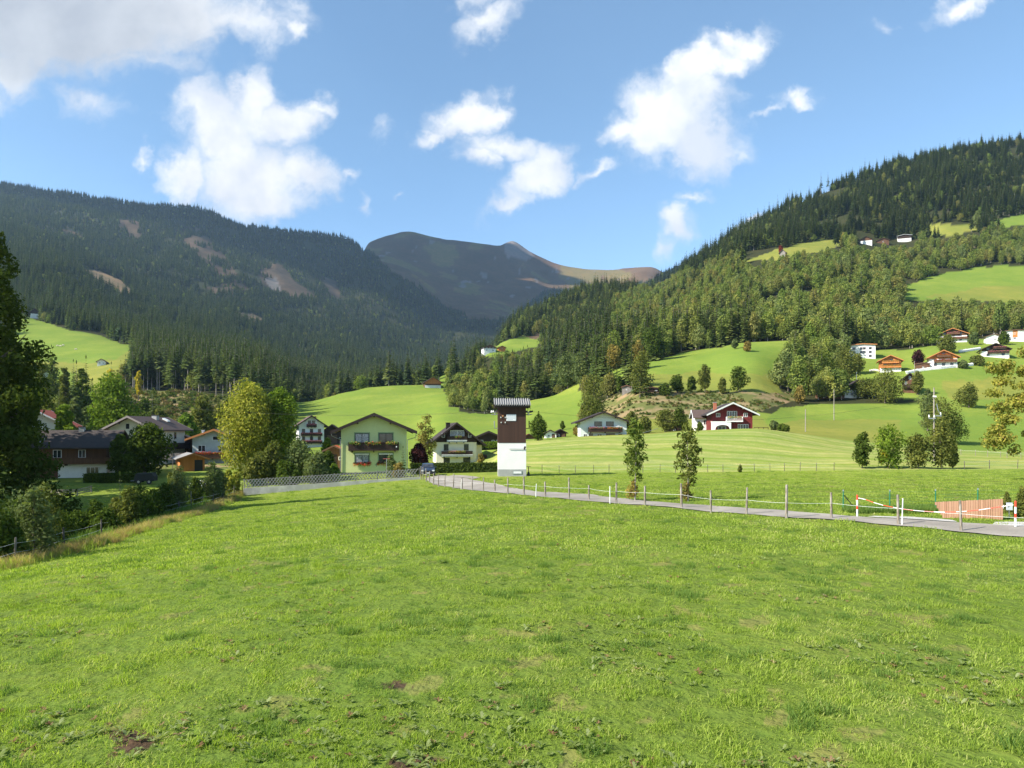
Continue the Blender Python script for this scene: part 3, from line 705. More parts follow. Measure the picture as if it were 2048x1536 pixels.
# ---- the nearest trees of each sort stand as things of their own, the rest of the wood is one mass
def plant_woods():
    inside = (WPX > 5) & (WPX < 2043)
    for dec in (True, False):
        idx = np.where((WDEC == dec) & inside)[0]
        lim = 230 if dec else 285
        own = idx[np.argsort(WY[idx])][:lim]
        mask = np.zeros(len(WX), bool); mask[own] = True
        rest = np.where((WDEC == dec) & ~mask)[0]
        labs = []
        for i in own:
            k = int(WKIND[i]); px = WPX[i]; y = WY[i]
            size = 'small' if WS[i] < (.68 if dec else .82) else 'tall' if WS[i] > (.85 if dec else 1.0) else 'middling'
            if dec:
                look = ('round', 'upright', 'spreading', 'slender', 'squat')[k]; sp = 'broadleaf tree'
                where = ('above the dark wooden house' if px < 190 else 'behind the white gable house' if px < 330 else 'on the scrubby bank' if px < 470 else 'behind the two maples' if px < 620 else
                         'behind the rounded meadow' if px < 870 else 'above the tower roof' if px < 1010 else 'above the meadow beside the tower' if px < 1150 else
                         'behind the white chalet' if px < 1290 else 'between the two crest chalets' if px < 1400 else 'behind the red chalet' if px < 1500 else 'left of the white villa' if px < 1700 else 'above the village houses')
            else:
                look = ('full', 'ragged', 'broad', 'thin', 'bare stemmed')[k]; sp = 'spruce'
                where = ('above the dark wooden house' if px < 230 else 'left of the scrubby bank' if px < 320 else 'above the scrubby bank' if px < 480 else 'behind the two maples' if px < 620 else
                         'behind the green house meadow' if px < 760 else 'left of the hay barn' if px < 900 else 'above the tower roof' if px < 1070 else 'above the columnar tree' if px < 1160 else
                         'left of the tall oval tree' if px < 1270 else 'behind the crest chalets' if px < 1420 else 'above the upper meadow' if px < 1600 else 'above the village houses')
            row = 'front row' if y < (260 if dec else 400) else 'mid row' if y < (400 if dec else 520) else 'upper row'; labs.append((look, size, sp, where, row, i))
        cnt = {}
        for L_ in labs: cnt.setdefault(L_[:5], []).append(L_[5])
        ORD = ('leftmost', 'second from left', 'third from left', 'fourth from left', 'fifth from left', 'sixth from left', 'seventh from left', 'eighth from left', 'ninth from left', 'tenth from left', 'eleventh from left', 'twelfth from left', 'thirteenth from left', 'fourteenth from left')
        for (look, size, sp, where, row, i) in labs:
            k = int(WKIND[i]); same = sorted(cnt[(look, size, sp, where, row)], key=lambda q: WPX[q])
            lab = size+' '+look+' '+row+' '+sp+' '+where
            if 1 < len(same) <= 14: lab += ', '+ORD[same.index(i)]
            g = sp+'s '+where; nm = 'broadleaf_tree' if dec else 'spruce_tree'
            r = thing(nm, lab, 'tree', (WX[i], WY[i], WZ[i]), float(rng.random()*6.28), g)
            s = WS[i]; r.scale = (s, s, s*(.92+.16*rng.random()))
            link('crown', (DEC if dec else CON)[k], r); link('trunk', (DEC_T if dec else CON_T)[k], r)
        pr = [joined([a, b], 'wood_piece') for a, b in zip(*((DEC, DEC_T) if dec else (CON, CON_T)))]
        s = WS[rest][:, None]*np.ones((1, 3)); s[:, 2] *= .9+.25*rng.random(len(rest))
        s[:, :2] *= np.where(WY[rest] > 1200, 1.15, 1.0)[:, None]
        o = scatter('broadleaf_forest' if dec else 'conifer_forest', np.stack([WX, WY, WZ], 1)[rest], WKIND[rest], rng.random(len(rest))*6.28, s, pr)
        if dec: tag(o, 'mixed green and bronze broadleaf forest covering the right hillside', 'forest', kind='stuff')
        else: tag(o, 'dark spruce forest covering the mountain slopes', 'forest', kind='stuff')
plant_woods()

M_HEATH = leaf_mat('heath_leaves', [(.15, .12, .05), (.17, .135, .055)], .25, .5, .6)
def scrub():
    n = 26000; y = np.exp(math.log(185)+math.log(420/185)*rng.random(n)); px = 150+1800*rng.random(n); x = (px-1024)/F*y; z = H(x, y)
    c, mw, fo = classify(x, y, z); pj = proj(x, y, z)
    d = ~fo & (np.abs(c-np.array(C_DRY)).sum(1) > -1)
    key = lambda q: np.abs(c-np.array(q)).sum(1) < 1e-3
    m = (key(C_DRY) | key(C_ROUGH) | key((.11, .125, .04)) | key((.29, .215, .12))) & (y < 420)
    m &= (rng.random(n) < np.where(px < 600, .75, .8)) & (fbm(x/9+4, y/9, 3) > .42)
    x, y, z, px = x[m], y[m], z[m], px[m]; n = len(x); k = rng.integers(0, 4, n)
    pr = [leafy('scrub_piece', [(0, 0, .5, .7, .7, .6), (.4, .2, .35, .4, .4, .35), (-.35, .2, .4, .45, .4, .4)], 130, .17, m_, 3+i, shell=.2) for i, m_ in enumerate((M_OLIVE, M_DARKG, M_HEATH, M_GREYG))]
    s = np.where(px < 600, .9+1.9*rng.random(n)**2, .35+.5*rng.random(n)**2)
    o = scatter('scrub', np.stack([x, y, z], 1), k, rng.random(n)*6.28, np.repeat(s[:, None], 3, 1), pr)
    tag(o, 'low brown and green scrub covering the dry slopes', 'scrub', kind='stuff'); print('scrub', n)
scrub()

# ------------------------------------------------------------------ building materials
def planks(c1, c2, w=.16, axis=0, rough=.85):
    def f(t, b):
        o = objc(t); sp = t.new('ShaderNodeSeparateXYZ'); t.put(sp.inputs[0], o)
        u = t.math('ADD', sp.outputs[0], sp.outputs[1]) if axis == 0 else sp.outputs[2]
        k = t.math('FLOOR', t.math('DIVIDE', u, w)); wn = t.new('ShaderNodeTexWhiteNoise', noise_dimensions='1D'); t.put(wn.inputs['W'], k)
        fr = t.math('FRACT', t.math('DIVIDE', u, w)); gap = t.math('LESS_THAN', fr, .1)
        g = t.noise(o, 3, 5, .65)
        c = t.mix(t.math('ADD', t.math('MULTIPLY', wn.outputs[0], .55), t.math('MULTIPLY', g, .45)), c1, c2)
        t.put(b.inputs['Base Color'], t.mix(gap, c, tuple(x*.45 for x in c1)))
        bump(t, b, t.math('SUBTRACT', 1, gap), .5, .02)
    return f
def plaster(c, dirt=.8):
    def f(t, b):
        p = objc(t); n = t.noise(p, .8, 6, .65); n2 = t.noise(p, 9, 4, .6)
        t.put(b.inputs['Base Color'], t.mix(1.0, t.mix(t.smooth(n, .4, .7), tuple(x*dirt for x in c), c), t.ramp(n2, [(.3, (.93, .93, .93)), (.7, (1.03, 1.03, 1.03))]), 'MULTIPLY'))
        bump(t, b, n2, .3, .02)
    return f
def tiles(c1, c2, row=.32):
    def f(t, b):
        o = objc(t); sp = t.new('ShaderNodeSeparateXYZ'); t.put(sp.inputs[0], o)
        v = t.math('ADD', sp.outputs[2], 0.0)
        fr = t.math('FRACT', t.math('DIVIDE', v, row*.45)); ln = t.math('LESS_THAN', fr, .22)
        c = t.mix(t.noise(o, 1.3, 6, .7), c1, c2)
        t.put(b.inputs['Base Color'], t.mix(t.math('MULTIPLY', ln, .5), c, tuple(x*.4 for x in c1)))
        bump(t, b, fr, .5, .03)
    return f
P_GREEN = mat('pale_green_plaster', build=plaster((.62, .665, .30), .93)); P_GREEN2 = mat('green_trim', build=plaster((.26, .36, .19)))
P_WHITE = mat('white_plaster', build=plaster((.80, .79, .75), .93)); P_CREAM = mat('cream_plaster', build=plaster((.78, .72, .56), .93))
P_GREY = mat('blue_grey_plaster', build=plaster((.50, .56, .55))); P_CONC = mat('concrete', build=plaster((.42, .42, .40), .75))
P_COOL = mat('white_wall_cool', build=plaster((.66, .70, .66), .93))  # cooler, slightly greenish white than the plain white plaster
W_DARK = mat('dark_brown_wood', build=planks((.030, .017, .012), (.055, .030, .020)))
W_BROWN = mat('brown_wood', build=planks((.095, .048, .026), (.17, .085, .045)))
W_RED = mat('red_wood', build=planks((.13, .018, .018), (.19, .028, .026)))
W_ORANGE = mat('orange_wood', build=planks((.42, .15, .04), (.60, .24, .07)))
W_TOWER = mat('tower_boards', build=planks((.040, .020, .014), (.070, .034, .022), .14))
W_GREYW = mat('weathered_wood', build=planks((.17, .15, .13), (.30, .275, .245), .13))
W_TAN = mat('tan_boards', build=planks((.27, .135, .08), (.42, .245, .16), .095))
R_DARK = mat('dark_tiles', build=tiles((.030, .022, .022), (.060, .045, .042))); R_BROWN = mat('brown_tiles', build=tiles((.075, .05, .042), (.13, .09, .075)))
R_GREY = mat('grey_tiles', build=tiles((.035, .028, .026), (.085, .066, .056))); R_ORANGE = mat('orange_roof', build=tiles((.34, .12, .05), (.48, .19, .08)))
R_RED = mat('red_tiles', build=tiles((.42, .08, .045), (.55, .13, .07))); R_PALE = mat('pale_grey_sheet', (.23, .23, .225), .85, .15)
B_DARK = mat('dark_board', (.028, .018, .014), .7); B_PALE = mat('pale_board', (.55, .56, .54), .6); B_ORANGE = mat('orange_board', (.45, .18, .06), .7); B_WHITE = mat('white_paint', (.8, .8, .78), .5)
B_BROWN = mat('brown_board', (.12, .065, .04), .7)
def glass_build(t, b):
    n = t.noise(objc(t), 1.1, 2, .5)
    t.put(b.inputs['Base Color'], t.ramp(n, [(.35, (.012, .014, .018)), (.65, (.05, .055, .06))]))
GLASS = mat('window_glass', (.02, .022, .026), .08, .6, build=glass_build)
CURT = mat('curtained_glass', (.30, .32, .34), .12, .5, build=lambda t, b: t.put(b.inputs['Base Color'], t.ramp(t.noise(objc(t), 6, 2, .5), [(.3, (.10, .12, .15)), (.6, (.34, .36, .38))])))
F_DARK = mat('dark_frame', (.025, .02, .02), .5); F_WHITE = mat('white_frame', (.74, .74, .72), .5); F_BROWN = mat('brown_frame', (.10, .05, .03), .6)
BRICK = mat('brick', (.45, .16, .09), .85, build=plaster((.45, .16, .09))); METAL = mat('grey_metal', (.35, .36, .37), .4, .5, .7); BLACK = mat('black_paint', (.02, .02, .022), .5)
FL_RED = mat('red_flowers', (.62, .035, .02), .7); FL_PINK = mat('pink_flowers', (.60, .12, .22), .7); FL_GREEN = mat('flower_leaves', (.16, .26, .03), .8); FL_ORANGE = mat('orange_flowers', (.62, .26, .06), .7)
SILVER = mat('galvanised', (.45, .46, .47), .35, .5, .8)

def flower_row(x0, x1, y, z, r, m, frac=.5, n=None, seed=0, drop=0.):
    g = np.random.default_rng(seed); k = max(2, int((x1-x0)/(r*1.1))+1)
    L = [(x0+(x1-x0)*(i+.5)/k, y, z-drop*(.3+.7*g.random()), r*.85, r*.75, r*(.8+.5*g.random())) for i in range(k)]
    n = n or int(70*k); me = leafy('flowers', L, n, r*.22, FL_GREEN, seed)
    me.materials.append(m); mi = (g.random(n) < frac).astype(np.int32); me.polygons.foreach_set('material_index', mi); return me

class House:
    """gabled house; front in the plane y=0 looking along -y, x to the right"""
    def __init__(s, name, label, loc, rz, w, d, he, hr, wall, roof, cat='house', ox=1.1, oy=1.2, th=.28, ridge='y', board=None, found=1.5, group=None, purlins=True, apex=0.0):
        s.root = thing(name, label, cat, loc, rz, group); s.w, s.d, s.he, s.hr = w, d, he, hr; s.apex = apex
        half = (w if ridge == 'y' else d)/2; k = (hr-he)/half; s.k = k; s.ridge = ridge
        mb = MB()
        if ridge == 'y':
            P = lambda a, z, b: (a, b, z); b0, b1 = 0, d; c = 0
        else:
            P = lambda a, z, b: (b, a+d/2, z); b0, b1 = -w/2, w/2; c = 0
        ol = [P(-half, -found, b0), P(half, -found, b0), P(half, he, b0), P(apex, hr, b0), P(-half, he, b0)]
        dv = Vector(P(0, 0, b1))-Vector(P(0, 0, b0))
        if ridge == 'x': ol = ol[::-1]
        mb.extr(ol, dv); s.wall = mb.build('wall', wall, s.root)
        E = half+ox; ze = he-ox*k
        def chev(t0, t1, e): 
            return [(-e, ze-(e-E)*k+t0), (apex, hr+t0), (e, ze-(e-E)*k+t0), (e, ze-(e-E)*k+t1), (apex, hr+t1), (-e, ze-(e-E)*k+t1)]
        mb = MB(); o2 = [P(a, z, b0-oy) for a, z in chev(.003, th, E)]
        # two convex slabs
        for sgn in (0, 1):
            a, b = (chev(.003, th, E)[:2], chev(.003, th, E)[4:]) if sgn == 0 else (chev(.003, th, E)[1:3], chev(.003, th, E)[3:5])
            q = [P(x, z, b0-oy) for x, z in a+b]
            mb.extr(q, Vector(P(0, 0, b1+oy))-Vector(P(0, 0, b0-oy)))
        s.roof = mb.build('roof', roof, s.root)
        if board is not None:
            mb = MB()
            for sgn in (0, 1):
                c6 = chev(-.10, th+.03, E+.03); a, b = (c6[:2], c6[4:]) if sgn == 0 else (c6[1:3], c6[3:5])
                for bb, dd in ((b0-oy-.06, .055), (b1+oy+.005, .055)):
                    mb.extr([P(x, z, bb) for x, z in a+b], Vector(P(0, 0, bb+dd))-Vector(P(0, 0, bb)))
            if purlins:
                for f in (0, -.5, .5):
                    zz = hr-k*abs(f)*half-.24; a = apex+f*half
                    p0, p1 = P(a-.09, zz, b0-oy+.1), P(a+.09, zz+.22, b0-.01)
                    mb.box(min(p0[0], p1[0]), max(p0[0], p1[0]), min(p0[1], p1[1]), max(p0[1], p1[1]), zz, zz+.2)
            mb.build('bargeboard', board, s.roof)
    def face(s, f):
        w, d = s.w, s.d
        return {'F': lambda u, o, z: (u, -o, z), 'L': lambda u, o, z: (-w/2-o, d/2-u, z), 'R': lambda u, o, z: (w/2+o, d/2+u, z)}[f]
    def slab(s, mb, f, u0, u1, o0, o1, z0, z1):
        a = s.face(f)(u0, o0, z0); b = s.face(f)(u1, o1, z1)
        mb.box(min(a[0], b[0]), max(a[0], b[0]), min(a[1], b[1]), max(a[1], b[1]), z0, z1)
    def win(s, u, z, w, h, f='F', fr=F_WHITE, gl=GLASS, mull=1, sur=None, head=None, name='window', ft=.07, base=0.0):
        mb = MB(); t = ft; B = base
        s.slab(mb, f, u-w/2, u-w/2+t, B-.02, B+.045, z, z+h); s.slab(mb, f, u+w/2-t, u+w/2, B-.02, B+.045, z, z+h)
        s.slab(mb, f, u-w/2+t, u+w/2-t, B-.02, B+.045, z, z+t); s.slab(mb, f, u-w/2+t, u+w/2-t, B-.02, B+.045, z+h-t, z+h)
        for i in range(mull):
            x = u-w/2+w*(i+1)/(mull+1); s.slab(mb, f, x-.035, x+.035, B+.002, B+.038, z+t, z+h-t)
        wo = mb.build(name, fr, s.root)
        mb = MB(); s.slab(mb, f, u-w/2+t, u+w/2-t, B-.01, B+.016, z+t, z+h-t); mb.build('pane', gl, wo)
        if sur is not None:
            mb = MB(); q = .14
            s.slab(mb, f, u-w/2-q, u-w/2-.002, B-.02, B+.025, z-q, z+h+q); s.slab(mb, f, u+w/2+.002, u+w/2+q, B-.02, B+.025, z-q, z+h+q)
            s.slab(mb, f, u-w/2, u+w/2, B-.02, B+.025, z+h+.002, z+h+q); s.slab(mb, f, u-w/2, u+w/2, B-.02, B+.06, z-q, z-.002); mb.build('surround', sur, wo)
        if head is not None:
            mb = MB(); s.slab(mb, f, u-w/2, u+w/2, B+.046, B+.12, z+h-.16, z+h); mb.build('roller_blind', head, wo)
        return wo
    def panel(s, name, m, f, u0, u1, z0, z1, o=.03):
        mb = MB(); s.slab(mb, f, u0, u1, -.01, o, z0, z1); return mb.build(name, m, s.root)
    def gable_cladding(s, m, z0, o=.05):
        """boards over the gable from z0 up"""
        h = s.w/2; mb = MB(); zz = max(z0, s.he); pts = [(-h-.02, -o, z0), (h+.02, -o, z0)]
        pts += [(h+.02, -o, s.he-.02), (s.apex, -o, s.hr-.02), (-h-.02, -o, s.he-.02)] if z0 < s.he else [((s.hr-z0)/s.k, -o, z0), (s.apex, -o, s.hr-.02), (-(s.hr-z0)/s.k, -o, z0)]
        if z0 >= s.he: pts = pts[2:]
        mb.extr(pts, (0, o+.01, 0)); return mb.build('gable_boards', m, s.root)
    def balcony(s, u0, u1, z, h=1.0, pr=1.1, m=W_DARK, slab=None, f='F', flowers=None, rails=False, brk=B_DARK, drop=.1):
        mb = MB(); s.slab(mb, f, u0, u1, 0.005, pr, z-.15, z); bo = mb.build('balcony', slab or m, s.root)
        mb = MB()
        if rails:
            n = int((u1-u0)/.16); s.slab(mb, f, u0, u1, pr-.07, pr-.01, z+h-.07, z+h); s.slab(mb, f, u0, u1, pr-.07, pr-.01, z+.02, z+.08)
            for i in range(n+1):
                x = u0+.03+(u1-u0-.06)*i/n; s.slab(mb, f, x-.03, x+.03, pr-.055, pr-.025, z+.08, z+h-.07)
        else:
            s.slab(mb, f, u0, u1, pr-.06, pr-.02, z+.001, z+h-.09); s.slab(mb, f, u0-.03, u1+.03, pr-.10, pr+.03, z+h-.088, z+h)
        for x in (u0, u1-.05): s.slab(mb, f, x, x+.05, .01, pr-.105, z+.002, z+h-.02)
        mb.build('railing', m, bo)
        mb = MB()
        for x in (u0+.5, (u0+u1)/2, u1-.5): s.slab(mb, f, x-.07, x+.07, .01, pr-.15, z-.36, z-.152)
        mb.build('bracket', brk, bo)
        if flowers:
            for i, (a, b, fm, frac) in enumerate(flowers):
                me = flower_row(a, b, 0, 0, .24, fm, frac, seed=i+int(abs(u0*10)), drop=drop)
                o = link('flowers', me, bo)
                if f == 'F': o.location = (0, -pr-.08, z+h-.02)
        return bo
    def chimney(s, x, y, top, w=.6, m=P_WHITE, cap=B_DARK):
        mb = MB().box(x-w/2, x+w/2, y-w/2, y+w/2, s.he-.5, top); c = mb.build('chimney', m, s.roof)
        mb = MB().box(x-w/2-.08, x+w/2+.08, y-w/2-.08, y+w/2+.08, top+.002, top+.1); mb.build('cap', cap, s.roof)
        return c
    def box_flowers(s, u0, u1, z, m, frac=.6, seed=0, drop=.15, par=None, y=.22, r=.24):
        mb = MB().box(u0, u1, -.30, -.13, z-.22, z-.04); b = mb.build('flower_box', W_DARK, par or s.root)
        o = link('flowers', flower_row(u0, u1, 0, 0, r, m, frac, seed=seed, drop=drop), b, (0, -y, z)); return b
def base(px, Y, py): return Vector(((px-1024)/F*Y, Y, zof(py, Y)))

# ------------------------------------------------------------------ the green house
s = F/101
h = House('green_house', 'pale green house with dark roof and flower filled dark balcony behind the lattice fence', base(748.3, 101, 946.5), .18, 8.8, 10, 6.02, 7.9, P_GREEN, R_DARK, ox=1.35, oy=1.25, th=.3, board=B_DARK)
h.panel('plinth', mat('dark_plinth', (.05, .06, .07)), 'F', -4.41, 4.41, -1.3, .12, .04)
for u in (-1.62, 1.57): h.win(u, 3.35, 1.85, 2.1, fr=F_DARK, gl=CURT if u < 0 else GLASS, sur=P_GREEN2)
for u in (-1.62, 1.57):
    wo = h.win(u, 1.45, 1.85, 1.25, fr=F_DARK, gl=CURT if u < 0 else GLASS, sur=P_GREEN2, head=B_WHITE)
    h.box_flowers(u-1.15, u+1.15, 1.55, FL_RED, .72, seed=5+int(u), drop=.28, par=wo, r=.30)
h.balcony(-3.4, 3.3, 3.25, 1.0, 1.25, W_DARK, flowers=[(-3.2, -1.8, FL_ORANGE, .18), (-1.2, 1.0, FL_RED, .2), (1.6, 3.1, FL_ORANGE, .2)])
mb = MB(); mb.path([(-5.65, -.4, 5.35), (-5.6, -.3, 5.1), (-4.5, -.12, 4.6), (-4.48, -.1, -.5)], [.05]*4, 6); mb.path([(5.65, -.4, 5.35), (5.6, -.3, 4.9), (4.5, -.1, 4.55), (4.48, -.1, -.5)], [.045]*4, 6); mb.build('drainpipe', METAL, h.root)
mb = MB().box(.10, .55, -.06, -.03, 1.12, 1.17).box(.30, .35, -.06, -.028, .9, 1.4); mb.build('wall_ornament', BLACK, h.root)
link('lamp', MB().box(2.9, 3.05, -1.4, -1.28, 3.55, 3.72).mesh('lamp', B_WHITE), h.root)

# cream house with brown gable
h = House('cream_house', 'cream three storey house with dark timber gable and two balconies beyond the clipped hedge', base(913, 143, 938), .17, 7.8, 10, 5.75, 8.75, P_CREAM, R_DARK, ox=1.75, oy=1.3, th=.25, board=B_DARK)
h.gable_cladding(W_DARK, 5.2)
h.win(.15, 6.15, 2.7, 1.35, fr=F_WHITE, gl=CURT, base=.05); h.win(-2.55, 6.1, .6, .85, fr=F_WHITE, mull=0, base=.05); h.win(2.55, 6.1, .6, .85, fr=F_WHITE, mull=0, base=.05)
for u in (-2.0, 1.9): h.win(u, 3.55, .9, 1.25, fr=F_DARK, mull=0)
h.win(-1.9, 0.6, 1.2, 1.6, fr=F_DARK); h.win(2.0, .6, 1.4, 1.6, fr=F_DARK)
h.balcony(-1.9, 1.9, 5.35, 1.0, 1.0, W_DARK, slab=B_PALE, flowers=[(-.3, .9, FL_RED, .12)]); h.balcony(-2.9, 3.0, 2.55, .95, 1.1, W_DARK, slab=B_PALE, flowers=[(-1.6, -.2, FL_PINK, .4), (-.2, 1.6, FL_ORANGE, .4)])
mb = MB()
mb.box(-1.95, 1.95, -1.07, -1.02, 5.45, 5.62).box(-2.95, 3.05, -1.17, -1.12, 2.65, 2.85); mb.build('fascia_strip', B_PALE, h.root)
h.panel('corner_annex', P_CREAM, 'R', -3, 3.8, -1, 4.6, 1.3); mb = MB(); h.slab(mb, 'R', -3.2, 4, 1.31, 2.3, 1.9, 2.6); mb.build('side_balcony', W_DARK, h.root)
h.chimney(-1.4, 3, 8.9, .8, B_DARK)

# dark hut between the cream house and the tower
h = House('timber_house', 'low dark timber house with pink flowers between the cream house and the tower', base(978, 165, 898), .05, 5.4, 7, 2.6, 3.75, W_DARK, R_DARK, ox=.8, oy=.9, board=B_DARK)
for u in (-1.6, .9, 1.9): h.win(u, 1.2, .6, .8, mull=0)
h.box_flowers(-.9, .6, 1.0, FL_PINK, .7, seed=3)

# farmhouse behind the maples
h = House('white_farmhouse', 'large white farmhouse with pink flower balconies at the foot of the rounded meadow', base(623, 230, 888), .34, 7.6, 14, 6.0, 8.6, P_WHITE, R_BROWN, ox=1.3, oy=1.4, board=B_DARK)
for zz, us in ((1.2, (-2.4, 0, 2.4)), (3.5, (-2.4, 0, 2.4)), (6.1, (-.6, .6))):
    for u in us: h.win(u, zz, .95, 1.2, fr=F_DARK)
for a in (-4, -1, 2, 5): h.win(a, 3.6, .8, 1.0, 'R', fr=F_DARK); h.win(a, 1.1, .8, 1.0, 'R', fr=F_DARK)
h.balcony(-3.2, 3.2, 2.7, .8, 1.0, W_DARK, flowers=[(-3, 3, FL_PINK, .75)]); h.balcony(-1.5, 1.5, 5.4, .8, 1.0, W_DARK, flowers=[(-1.4, 1.4, FL_PINK, .75)]); h.balcony(-3.2, 3.2, .3, .8, 1.0, W_DARK, flowers=[(-3, 3, FL_PINK, .75)])
h.chimney(1.5, 6, 8.6, .7, BRICK)
h = House('dark_barn', 'dark timber barn with a long black roof beside the white farmhouse', base(664, 236, 889), .2, 7.2, 13, 3.7, 6.2, W_DARK, R_DARK, 'barn', ox=.9, oy=.9, board=B_DARK)
h.panel('door', B_BROWN, 'F', -1.6, 1.6, -.5, 3, .05); h.win(2.6, 1.6, .7, .7, mull=0)
h = House('garden_shed', 'small reddish brown shed behind the shrubs left of the green house', base(668, 104, 936), .1, 2.5, 2.6, 2.5, 3.1, W_BROWN, R_RED, 'shed', ox=.35, oy=.35, th=.1, board=B_BROWN, purlins=False)
h.panel('door', B_DARK, 'F', -.4, .45, 0, 1.9, .04); h.win(.85, 1.1, .45, .5, mull=0)

# the lower left houses
h = House('dark_wooden_house', 'shaded brown timber house on a white basement with a wrap around balcony', base(124, 105, 949), .2, 11.6, 7.6, 4.1, 6.1, W_BROWN, R_GREY, ox=.9, oy=1.3, th=.2, ridge='x', board=B_DARK, purlins=False)
h.panel('white_basement', P_WHITE, 'F', -.5, 5.83, -1.2, 1.45, .06); h.panel('white_basement', P_WHITE, 'R', -3.8, 3.8, -1.2, 1.45, .06)
for u, w_ in ((-.6, 1.1), (2.6, .95)): h.win(u, 2.35, w_, 1.15, mull=1)
h.win(4.0, .1, 1.7, .95, mull=2, base=.065)
h.win(-2.2, 2.4, .5, .9, 'R', mull=0); h.win(0.3, 2.4, .5, .9, 'R', mull=0)
h.balcony(-5.5, 6.9, 1.62, .8, 1.1, W_BROWN); mb = MB(); h.slab(mb, 'R', -4.9, 3.8, .005, 1.1, 1.47, 1.6); bo = mb.build('balcony', W_BROWN, h.root); mb = MB(); h.slab(mb, 'R', -4.9, 3.8, 1.04, 1.1, 1.603, 2.4); mb.build('railing', W_BROWN, bo)
h.balcony(-1, 1, 0, .5, .01, W_BROWN) if False else None
h.chimney(1.4, 3.6, 6.75, .7, P_CONC)
mb = MB(); k = h.k; x0 = -3.6; mb.extr([(x0, .4, h.he+.4*k+.22), (x0+.9, .4, h.he+.4*k+.22), (x0+.9, 1.4, h.he+1.4*k+.22), (x0, 1.4, h.he+1.4*k+.22)], (0, 0, .1)); sk = mb.build('skylight', F_WHITE, h.roof)
mb = MB(); mb.extr([(x0+.12, .52, h.he+.52*k+.325), (x0+.78, .52, h.he+.52*k+.325), (x0+.78, 1.28, h.he+1.28*k+.325), (x0+.12, 1.28, h.he+1.28*k+.325)], (0, 0, .01)); mb.build('pane', GLASS, h.roof)

h = House('white_gable_house', 'white house with brown tiled roof half hidden by a dark walnut tree', base(262, 130, 934), -.04, 8.0, 11.5, 6.8, 8.75, P_CREAM, R_BROWN, ox=1.0, oy=1.2, th=.22, board=mat('faded_board', (.24, .21, .20), .8))
h.win(-.6, 6.7, .6, .9, fr=F_DARK, mull=0); h.win(1.6, 4.6, .9, 1.1, fr=F_DARK)
for a in (-3, 2): h.win(a, 4.9, .8, 1.2, 'R', fr=F_DARK, mull=0)
mb = MB(); h.slab(mb, 'R', -5.7, 5.7, .01, 1.1, 3.0, 4.1); mb.build('side_balcony', W_DARK, h.root)
h.chimney(.9, 6.5, 9.2, .9, P_CONC); mb = MB(); mb.extr([(1.2, 8.4, 8.5), (2.2, 8.4, 8.02), (2.2, 9.4, 8.02), (1.2, 9.4, 8.5)], (0, 0, .25)); mb.build('skylight', F_WHITE, h.roof)

h = House('orange_eaved_house', 'pale blue grey house with orange eaves and a red flower balcony beside the maples', base(425, 135, 926), .2, 6.9, 9, 4.6, 6.0, P_GREY, R_BROWN, ox=1.1, oy=1.0, th=.22, board=B_ORANGE, apex=.4)
h.win(.75, 4.15, 1.5, .75, gl=GLASS, mull=0); h.win(-1.85, 2.05, 1.3, 1.2, mull=1); h.win(1.6, 2.05, 1.3, 1.2, mull=1)
h.balcony(-3.0, 3.3, 1.0, .95, 1.1, W_BROWN, flowers=[(-2.9, 0, FL_RED, .75), (.3, 3, FL_RED, .6)])
h.chimney(-2.2, 3, 5.9, .4, B_WHITE, B_WHITE); h.chimney(2.6, 3.4, 6.2, .4, B_WHITE, B_WHITE)
h = House('brown_annex', 'brown timber building with a dark roof between two houses at lower left', base(367, 142, 924), .35, 6, 8, 3.3, 5.0, W_BROWN, R_BROWN, 'outbuilding', ox=1.2, oy=1.0, th=.2, board=B_BROWN)
h.win(0, 1.4, 1.2, .9, mull=1); h.panel('white_base', P_WHITE, 'F', -3.01, 3.01, -1, 1.0, .04)
h = House('wooden_carport', 'sunlit orange timber carport with a grey sheet roof left of the maples', base(385, 116, 948), .55, 3.6, 5.2, 2.5, 3.15, W_ORANGE, R_PALE, 'carport', ox=.6, oy=.7, th=.12, board=B_ORANGE, purlins=False)
h.panel('opening_shade', BLACK, 'F', .3, 1.5, -.5, 2.2, .03); h.panel('door', B_BROWN, 'R', -1.5, 1.5, -.5, 2.1, .03)  # the black panel paints the shade inside the carport, no hole is cut
mb = MB().box(-2.1, 2.1, 0, .08, 0, 1.15)
for i in range(5): mb.box(-2.15+i*1.03, -2.05+i*1.03, -.06, 0, -1.4, 1.2)
tf = mb.build('terrace_screen', W_GREYW, None, base(346, 122, 920), .15); tag(tf, 'weathered grey board screen on the terrace above the carport', 'fence')

h = House('red_roofed_house', 'pale house with a bright red roof edge showing beside the big dark tree', base(72, 150, 905), .3, 8.6, 9, 6.2, 8.6, P_COOL, R_RED, ox=2.1, oy=1.2, th=.18, board=B_WHITE)
h.win(2.0, 3.2, .9, 1.2, mull=0); h.win(-1.5, 3.2, .9, 1.2); mb = MB().tube((4.5, -.15, -1), (4.5, -.15, 5.6), .14, .14, 8); mb.build('drainpipe', B_WHITE, h.root)

